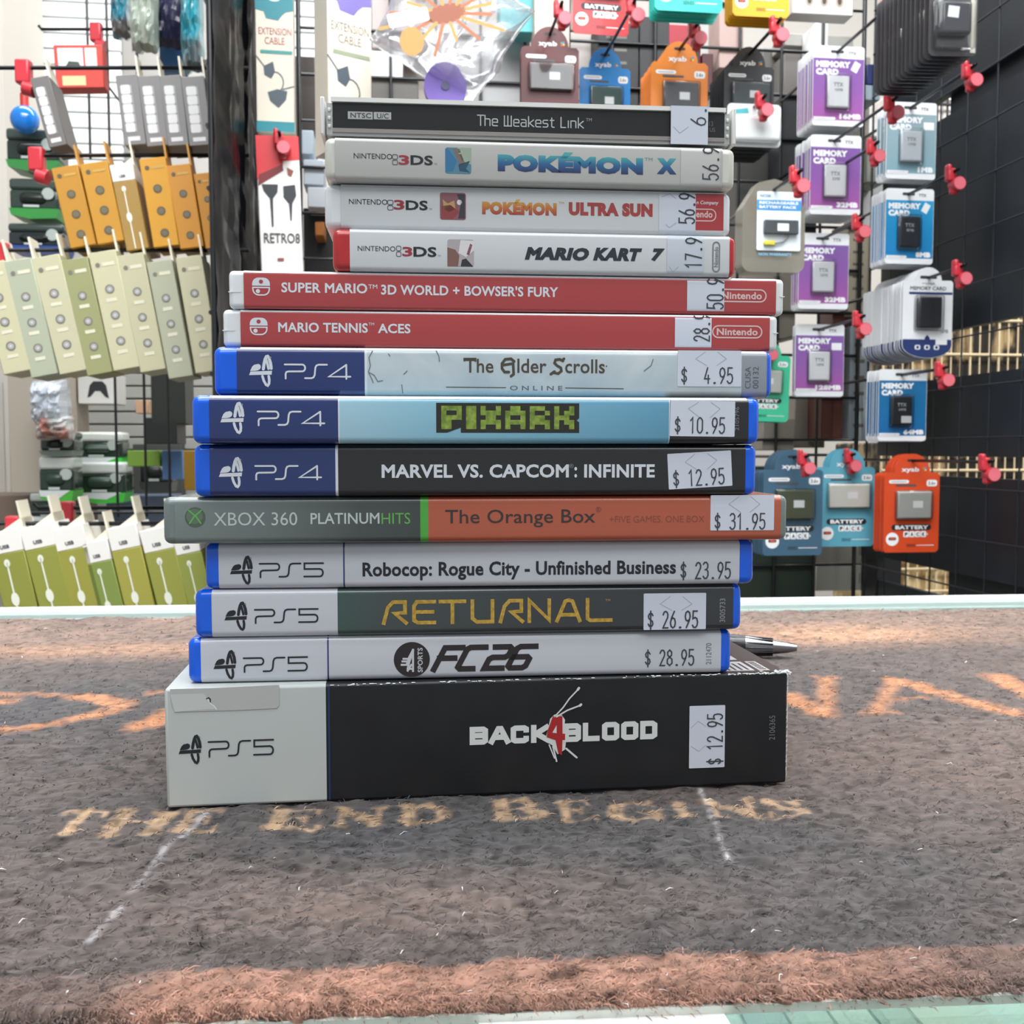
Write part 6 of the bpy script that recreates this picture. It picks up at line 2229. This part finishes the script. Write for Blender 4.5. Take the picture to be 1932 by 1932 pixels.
def crumple(name, label, px0, px1, py0, py1, v, mat, seed, cat, depth=0.05, amp=0.018, n=26, group=None, smooth=False, lean=0.0, cells=(0.42, 0.19)):
    """a crumpled soft bag: a closed pillow with sharp creases"""
    u0, _, z1 = sp(px0, py0, v)
    u1, _, z0 = sp(px1, py1, v)
    w, h = u1 - u0, z1 - z0
    t = thing(name, label, cat, SHOP @ Matrix.Translation(((u0 + u1) / 2, v, (z0 + z1) / 2)) @ Matrix.Rotation(lean, 4, 'Y'), group)
    b = MB()
    r_ = np.random.default_rng(seed)
    for side in (-1, 1):
        gx, gz = np.meshgrid(np.linspace(-1, 1, n), np.linspace(-1, 1, n))
        bulge = np.clip((1 - gx ** 4) * (1 - gz ** 4), 0, 1) ** 0.5
        no = np.abs(vnoise(gx + 5, gz + 5, cells[0], seed) - 0.5) * 2 + np.abs(vnoise(gx + 5, gz + 5, cells[1], seed + 1) - 0.5) * 1.2
        yy = side * depth * 0.5 * bulge - amp * no * bulge * (1 if side < 0 else -1)
        ex = 1 + 0.10 * (vnoise(gz + 5, gx * 0 + 3, 0.3, seed + 2) - 0.5)
        ez = 1 + 0.12 * (vnoise(gx + 5, gz * 0 + 3, 0.3, seed + 3) - 0.5)
        vs = np.stack([gx * w / 2 * ex, yy, gz * h / 2 * ez], -1).reshape(-1, 3).tolist()
        fs = [(j * n + i, j * n + i + 1, (j + 1) * n + i + 1, (j + 1) * n + i) for j in range(n - 1) for i in range(n - 1)]
        b.add(vs, fs if side < 0 else [f[::-1] for f in fs], mat, None, smooth)
    b.build('film', t)
    return t, w, h


crumple('plastic_bag', 'white translucent crumpled bag hanging behind the cream boxes', 62, 128, 718, 800, 2.2, M('#c9d0d8', 0.25, coat=0.3), 41, 'bag', 0.08, 0.02, 16)
crumple('toy_bag', 'clear bag with red and pale toys behind the cream boxes', 70, 140, 785, 830, 2.2, Mnoise('#a8756a', '#cfd2d0', 26, 0.3, name='toy_print', lo=0.42, hi=0.56), 43, 'bag', 0.06, 0.02, 16)
crumple('toy_bag', 'dark navy toy bag hanging before the slat wall beside the black post', 288, 352, -60, 92, 1.9, Mnoise('#23233a', '#2e2c48', 12, 0.3, name='navy_print'), 44, 'bag', 0.05, 0.012, 16)
crumple('toy_bag', 'pale green pouch beside the dark navy toy bag', 246, 300, -40, 100, 1.85, M('#a9b3a6', 0.3, coat=0.3), 45, 'bag', 0.05, 0.014, 16)
crumple('toy_bag', 'clear and turquoise pouch nearest the black post', 342, 386, -40, 140, 1.84, Mnoise('#6d7578', '#3fa3b3', 14, 0.2, 0.4, name='turquoise_print', lo=0.4, hi=0.6), 46, 'bag', 0.05, 0.016, 16)
crumple('toy_bag', 'grey and turquoise pouch at the far end of the row of pouches', 211, 248, -40, 75, 1.9, Mnoise('#7d7a78', '#35a0b8', 18, 0.2, 0.4, name='grey_print', lo=0.45, hi=0.6), 47, 'bag', 0.05, 0.014, 16)
carton('small_box', 'blue panel pack below the dark navy toy bag', 300, 350, 78, 136, 1.95, '#35628f', 0.03)
# red framed cartridge box before the slat wall
carton('cartridge_box', 'red-framed white box hanging before the white slat wall', 104, 198, 82, 168, 1.75, '#cf4034', 0.03, None, 'box', 0, R(-3), hang=2.91, deco=lambda b, w, h: (
    b.rect(-w * 0.42, w * 0.1, h * 0.42, h * 0.92, -0.0005, M('#eceae8', 0.4)), b.rect(w * 0.14, w * 0.38, h * 0.42, h * 0.92, -0.0005, M('#e5e6e4', 0.4)),
    b.rect(-w * 0.36, w * 0.12, h * 0.06, h * 0.28, -0.0005, M('#d8cf9a', 0.4)), b.poly([(-w * 0.3, h * 0.45), (-w * 0.2, h * 0.62), (0.0, h * 0.6), (w * 0.06, h * 0.45)], -0.0008, M('#3d4a3e', 0.5))))
# blue ball
t = thing('ball', 'shiny blue ball above the dark controller packs', 'ball', Matrix.Translation(at(47, 226, 2.15)))
b = MB()
bm = bmesh.new()
bmesh.ops.create_uvsphere(bm, u_segments=24, v_segments=14, radius=26 * kk(47, 226, 2.15))
bm.verts.index_update()
b.add([v.co.copy() for v in bm.verts], [tuple(v.index for v in f.verts) for f in bm.faces], M('#1d7fe0', 0.15, coat=0.6), None, True)
bm.free()
b.build('ball_skin', t)
b = MB()
b.cyl((0, 0, 0.024), (0, 0, 0.05), 0.008, M('#d23b35', 0.4), n=12)
b.build('valve_stem', t)

# thin uprights of the panel beyond the cream boxes
pu0 = sp(142, 800, 2.3)[0]
t = thing('upright_rack', 'thin black upright rods standing beyond the cream boxes', 'rack', SHOP @ Matrix.Translation((0, 2.02, 0)))
for i, (pxa, pya, pyb) in enumerate(((163, -100, 300), (200, -100, 975), (256, -100, 975), (318, 700, 975))):
    q0, q1 = at(pxa - 2, pya, 2.02), at(pxa + 3, pyb, 2.02)
    b = MB()
    u_ = q0.dot(U)
    b.cyl((u_, 0, q1.z), (u_, 0, q0.z), 0.0028, WIRE, n=6)
    b.build('upright', t)
b = MB()
q0, q1 = at(60, 968, 2.02), at(420, 968, 2.02)
b.cyl((q0.dot(U), 0, q0.z), (q1.dot(U), 0, q0.z), 0.0035, WIRE, n=6)
b.build('cross_rail', t)

# ---- centre goods in front of the wire panel
def ext_box(label, px0, px1, py0, py1, v, yaw, cap, under, lean=0.0, title='#a9504a'):
    u0, _, z1 = sp(px0, py0, v)
    u1, _, z0 = sp(px1, py1, v)
    w, h = (u1 - u0) / math.cos(yaw), z1 - z0
    t = thing('cable_box', label, 'cable box', SHOP @ TT(((u0 + u1) / 2, v, z0), yaw, lean))
    D_ = 0.045
    b = MB()
    b.rbox(-w / 2, w / 2, 0, D_, 0, h, 0.0008, M('#d9d1c1', 0.5), 1)
    b.build('carton', t)
    b = MB()
    cm = M(cap, 0.45)
    y = -0.0004
    zc = h - 0.32 * h
    b.poly([(-w / 2, h), (-w / 2, zc + 0.03 * h), (-w * 0.28, zc + 0.02 * h), (-w * 0.22, zc - 0.02 * h), (w * 0.1, zc - 0.03 * h), (w * 0.2, zc), (w * 0.3, zc + 0.02 * h), (w / 2, zc + 0.03 * h), (w / 2, h)], y, cm)
    b.poly(ngon(0, zc + 0.1 * h, w * 0.18, w * 0.1, n=14), y - 0.0003, M('#cfe3e2', 0.4))
    tc_ = M(title, 0.5)
    b.text('EXTENSION', -w * 0.42, w * 0.44, zc - 0.115 * h, zc - 0.075 * h, y, tc_, 0.0)
    b.text('CABLE', -w * 0.26, w * 0.26, zc - 0.17 * h, zc - 0.13 * h, y, tc_, 0.0)
    b.rect(-w * 0.38, w * 0.46, zc - 0.225 * h, zc - 0.205 * h, y, M(under, 0.5))
    gp = M('#44505a', 0.45)
    b.poly([(-w * 0.3, zc - 0.30 * h), (-w * 0.05, zc - 0.27 * h), (0.0, zc - 0.33 * h), (-w * 0.1, zc - 0.37 * h), (-w * 0.28, zc - 0.35 * h)][::-1], y, gp)
    b.stroke([[(-w * 0.5, zc - 0.24 * h), (-w * 0.28, zc - 0.30 * h)], [(-w * 0.05, zc - 0.33 * h)] + arcpts(0.0, zc - 0.39 * h, w * 0.22, 0.06 * h, 120, -80, 8), [(w * 0.2, zc - 0.43 * h), (w * 0.5, zc - 0.41 * h)]], w * 0.03, y, gp)
    b.poly([(-w * 0.2, zc - 0.45 * h), (0.05 * w, zc - 0.43 * h), (w * 0.32, zc - 0.44 * h), (w * 0.28, zc - 0.49 * h), (w * 0.08, zc - 0.54 * h), (-w * 0.14, zc - 0.50 * h)][::-1], y, gp)
    b.rect(-w / 2, w / 2, 0, 0.06 * h, y, cm)
    b.build('front_print', t)
    return t


ext_box('white cable box with teal top and red wording beside the black post', 480, 556, -78, 250, 1.50, R(2), '#23808c', '#3f8f8c')
ext_box('cream cable box with purple top, turned to show its side, behind the stack', 617, 702, -118, 292, 1.46, R(27), '#6f63a8', '#8f9a80', title='#7d766a')
# red and white adapter box
t, w, h = carton('adapter_box', 'red and white adapter box showing two dark plugs, beside the black post', 490, 574, 255, 552, 1.46, '#e6e4e2', 0.05, None, 'box', R(4), R(-1.5), deco=lambda b, w, h: (
    b.poly([(-w / 2, h), (-w / 2, h * 0.72), (w * 0.1, h * 0.78), (w * 0.12, h * 0.84), (w / 2, h * 0.85), (w / 2, h)], -0.0004, M('#d23a3e', 0.4)),
    b.poly([(-w * 0.48, h * 0.68), (-w * 0.46, h * 0.75), (w * 0.1, h * 0.82), (w * 0.12, h * 0.78)], -0.0006, M('#7a2a2a', 0.4)),
    b.poly([(w * 0.2, h * 0.80), (w * 0.36, h * 0.78), (w * 0.3, h * 0.74), (w * 0.22, h * 0.75)], -0.0006, M('#8a4a3a', 0.4)),
    b.poly([(-w * 0.4, h * 0.69), (-w * 0.02, h * 0.69), (-w * 0.04, h * 0.64), (-w * 0.15, h * 0.60), (-w * 0.16, h * 0.42), (-w * 0.20, h * 0.42), (-w * 0.22, h * 0.60), (-w * 0.36, h * 0.65)], -0.0008, M('#34373a', 0.4)),
    b.poly([(w * 0.1, h * 0.68), (w * 0.38, h * 0.69), (w * 0.4, h * 0.62), (w * 0.3, h * 0.57), (w * 0.27, h * 0.46), (w * 0.24, h * 0.46), (w * 0.22, h * 0.57), (w * 0.1, h * 0.61)], -0.0008, M('#34373a', 0.4)),
    b.text('RETRO8', -w * 0.4, w * 0.45, h * 0.315, h * 0.38, -0.0008, M('#54514e', 0.5), 0.02),
    b.rect(-w * 0.1, w * 0.05, h * 0.2, h * 0.22, -0.0008, M('#8f4a4a', 0.4)), b.rect(-w / 2, w / 2, 0, h * 0.13, -0.0004, M('#d8b0aa', 0.4))))
hook('black hook with red clip carrying the red and white adapter box', (sp(530, 262, 1.46)[0], 1.46, sp(530, 262, 1.46)[2]), (522, 262))

# clear gift bag with printed sunburst, purple disc inside
BAGM = Mclear('#fafafc', 0.10, 0.16, 'bag_film', 0.16, '#ffffff')
t, w, h = crumple('clear_bag', 'large crumpled clear bag with orange sunburst print hanging above the stack', 738, 968, -75, 165, 1.42, BAGM, 51, 'bag', 0.06, 0.022, 50, smooth=True, lean=R(33), cells=(0.75, 0.33))
b = MB()
k_ = kk(850, 60, 1.42)
T0 = t.matrix_world.inverted() @ Matrix.Translation(at(842, 28, 1.35)) @ Matrix.Rotation(YAW, 4, 'Z')
oc = M('#8f5038', 0.45)
b.poly([(x_ * 1.0, z_) for x_, z_ in ngon(0, 0, 36 * k_, 17 * k_, 20)], -0.004, oc, T0 @ Matrix.Rotation(R(-16), 4, 'Y'))
for i in range(16):
    a = 2 * math.pi * i / 16 + 0.1
    L_ = (66 + 16 * (i % 3)) * k_
    c0 = (math.cos(a) * 34 * k_, math.sin(a) * 17 * k_)
    c1 = (math.cos(a) * L_ * 1.25, math.sin(a) * L_ * 0.72)
    b.stroke([[c0, c1]], 6 * k_, -0.004, M('#a86440' if i % 2 else '#b08a48', 0.45), True, T0 @ Matrix.Rotation(R(-12), 4, 'Y'))
b.poly([(q[0] - 62 * k_, q[1] - 52 * k_) for q in ngon(0, 0, 22 * k_, 26 * k_, 10)], -0.005, M('#b98748', 0.45), T0)
b.poly(rrect(-105 * k_, -32 * k_, -6 * k_, 18 * k_, 4 * k_, 2), -0.005, M('#eceaea', 0.45), T0 @ Matrix.Rotation(R(-14), 4, 'Y'))
b.build('sunburst_print', t)
t = thing('toy_disc', 'flat purple disc toy with dark centre inside the clear bag', 'toy', Matrix.Translation(at(840, 165, 1.41)) @ Matrix.Rotation(YAW, 4, 'Z'))
b = MB()
k_ = kk(840, 165, 1.41)
pts = [(40 * k_ * math.cos(R(a)) * (1 - 0.05 * (abs(a - 35) < 14)), 44 * k_ * math.sin(R(a)) * (1 - 0.08 * (abs(a - 35) < 14))) for a in range(0, 360, 10)]
b.prism(pts, -0.006, 0.006, M('#7a63b8', 0.5))
b.build('disc', t)
b = MB()
b.cyl((0, -0.006, 0.0), (0, -0.0075, 0.0), 8 * k_, M('#56587a', 0.5), n=16)
b.build('centre_dot', t)

# turquoise cartons left of the maroon pack
carton('cable_box', 'turquoise tall carton behind the clear bag edge', 942, 1010, -100, 62, 1.66, '#5fb5bb', 0.04, None, 'box')
carton('cable_box', 'cream carton behind the maroon battery pack', 1008, 1075, -100, 90, 1.64, '#cfc0b2', 0.04, None, 'box')

# ---- goods standing behind the wire panel
BG = [
    ('black carton with silver marks behind the blue battery pack', 1128, 1205, 40, 215, 2.0, '#1d1e20'),
    ('black carton behind the wire panel next to the red carton', 1207, 1262, 30, 215, 2.02, '#26272a'),
    ('red carton with a small barcode behind the orange battery pack', 1262, 1322, 45, 120, 1.95, '#a52c3a'),
    ('maroon carton right behind the orange battery pack', 1325, 1345, 100, 180, 1.95, '#4d2428'),
    ('white upright carton behind the orange and black packs', 1338, 1358, -40, 240, 2.05, '#e3e6e6'),
    ('pinkish carton behind the yellow battery pack', 1358, 1402, -40, 130, 2.1, '#b99f98'),
    ('mid grey carton behind the black battery pack', 1440, 1482, 90, 330, 2.2, '#73706c'),
    ('pale grey carton under the white carton with dark dots', 1480, 1610, 62, 92, 1.95, '#a9a7a2'),
    ('white glossy strip carton behind the uppermost purple packs', 1540, 1562, 40, 112, 1.94, '#f0f1f0'),
    ('grey-beige carton behind the uppermost purple packs', 1480, 1640, 100, 260, 2.3, '#6e6a66'),
    ('navy carton beyond the wire panel edge', 1636, 1660, 120, 160, 2.0, '#2a3468'),
    ('pale carton beyond the wire panel edge under the navy one', 1632, 1660, 160, 190, 2.0, '#9aa9b5'),
    ('beige carton with marks beside the second 32MB pack', 1602, 1640, 425, 590, 1.9, '#b3aa94'),
    ('grey-beige carton low behind the green battery pack', 1500, 1556, 745, 845, 1.92, '#8a8378'),
    ('taupe carton low behind the green battery pack', 1440, 1498, 790, 850, 1.92, '#8b857a'),
    ('first red-brown board carton behind the 128MB pack', 1553, 1572, 620, 832, 1.9, '#5d362e'),
    ('second red-brown board carton behind the 128MB pack', 1572, 1589, 560, 832, 1.9, '#653a31'),
    ('third red-brown board carton behind the 128MB pack', 1589, 1605, 560, 832, 1.9, '#5f372f'),
    ('pale blue-grey booklet box right of the red-brown cartons', 1605, 1640, 615, 832, 1.88, '#a9b4bb'),
    ('grey carton with brown print behind the red-spined cases', 1400, 1500, 485, 640, 2.1, '#8f897d'),
    ('dark carton behind the smoky clamshell', 1390, 1480, 280, 500, 2.2, '#3b3a38'),
    ('grey-green carton behind the pale grey-blue packs', 1636, 1672, 255, 345, 1.9, '#85887f'),
    ('dark carton behind the 32MB packs', 1475, 1540, 180, 470, 2.0, '#26282b'),
    ('pale carton behind the bright blue 8MB packs', 1620, 1668, 340, 440, 2.1, '#8d9093'),
    ('light carton with barcode standing low behind the wires', 1540, 1658, 1068, 1113, 1.9, '#b5b4ab'),
    ('light carton lying above the barcode carton', 1540, 1658, 1018, 1060, 1.92, '#9a988d'),
    ('dark green wrapped carton low behind the slate blue pack', 1395, 1535, 880, 1130, 2.0, '#27332a'),
    ('dark carton low beside the orange-red packs', 1655, 1700, 1020, 1135, 1.86, '#17191c'),
    ('pale blue carton peeking out beside the adapter box', 566, 592, 245, 292, 1.9, '#b9c6d3'),
    ('white carton peeking out beside the adapter box, second down', 572, 612, 300, 350, 1.9, '#c9d3de'),
    ('white carton beside the adapter box, third down', 580, 616, 352, 392, 1.9, '#dadfe6'),
    ('orange carton beside the adapter box among dark goods', 594, 612, 418, 445, 1.9, '#b56f2d'),
    ('dark carton behind the adapter box', 572, 640, 392, 540, 2.0, '#2a2a2c'),
    ('dark brown carton between the two cable boxes', 556, 596, 105, 300, 1.95, '#352b26'),
    ('pinkish grey carton behind the clear bag', 700, 800, -60, 95, 2.1, '#b3a5a2'),
    ('dark grey carton behind the clear bag low', 700, 790, 148, 260, 2.1, '#57544f'),
    ('white carton behind the clear bag', 698, 760, 95, 148, 2.05, '#eceff0'),
    ('tan carton behind the wires above the maroon pack', 1060, 1130, -60, 60, 2.1, '#9b8a80'),
    ('off-white carton behind the maroon and blue packs', 1070, 1130, 60, 240, 2.15, '#c8bfb9'),
    ('grey carton standing behind the top of the stack', 860, 1000, 60, 240, 2.2, '#9fa0a0'),
    ('beige carton far behind the middle wires', 760, 880, 60, 260, 2.5, '#a79c94'),
]
LAYERS = []
for lab, a_, b_, c_, d_, v, hx in sorted(BG, key=lambda q: q[5]):
    # nearer cartons lean on the wires, those behind rest against them
    k = 0
    while any(l == k and a_ < q1 + 3 and b_ > q0 - 3 and c_ < q3 + 3 and d_ > q2 - 3 for l, q0, q1, q2, q3 in LAYERS):
        k += 1
    for l in range(k, -1, -1):
        if l == 0 or any(l - 1 == m and a_ < q1 and b_ > q0 and c_ < q3 and d_ > q2 for m, q0, q1, q2, q3 in LAYERS):
            k = l
            break
    LAYERS.append((k, a_, b_, c_, d_))
    v = VG + 0.0085 + k * 0.062
    deco = None
    if 'barcode' in lab:
        deco = lambda b, w, h: [b.rect(w * 0.18 + k * w * 0.03, w * 0.18 + k * w * 0.03 + w * (0.02 if k % 3 else 0.01), h * 0.3, h * 0.7, -0.0004, M('#3a3a38', 0.5)) for k in range(7)]
    elif 'marks' in lab or 'booklet' in lab or 'print' in lab:
        deco = lambda b, w, h: [b.rect(-w * 0.3, w * 0.2, h * (0.12 + k * 0.14), h * (0.15 + k * 0.14), -0.0004, M('#6f6c66', 0.5)) for k in range(6)]
    carton('stock_box', lab, a_, b_, c_, d_, v, hx, 0.06, 'cartons behind the wire panel', deco=deco)

# white carton with dark dots at the very top
carton('connector_box', 'white box showing three dark connectors, cut by the top of the frame', 1496, 1610, -110, 31, 1.50, '#dcd9d3', 0.03, None, 'box', deco=lambda b, w, h: [
    (b.poly(ngon(w * q, h * 0.2, w * 0.07, w * 0.09, n=14), -0.0005, M('#b5a99a', 0.5)), b.poly(ngon(w * q, h * 0.2, w * 0.035, w * 0.06, n=12), -0.0008, M('#4a443e', 0.5))) for q in (-0.22, 0.02, 0.27)])
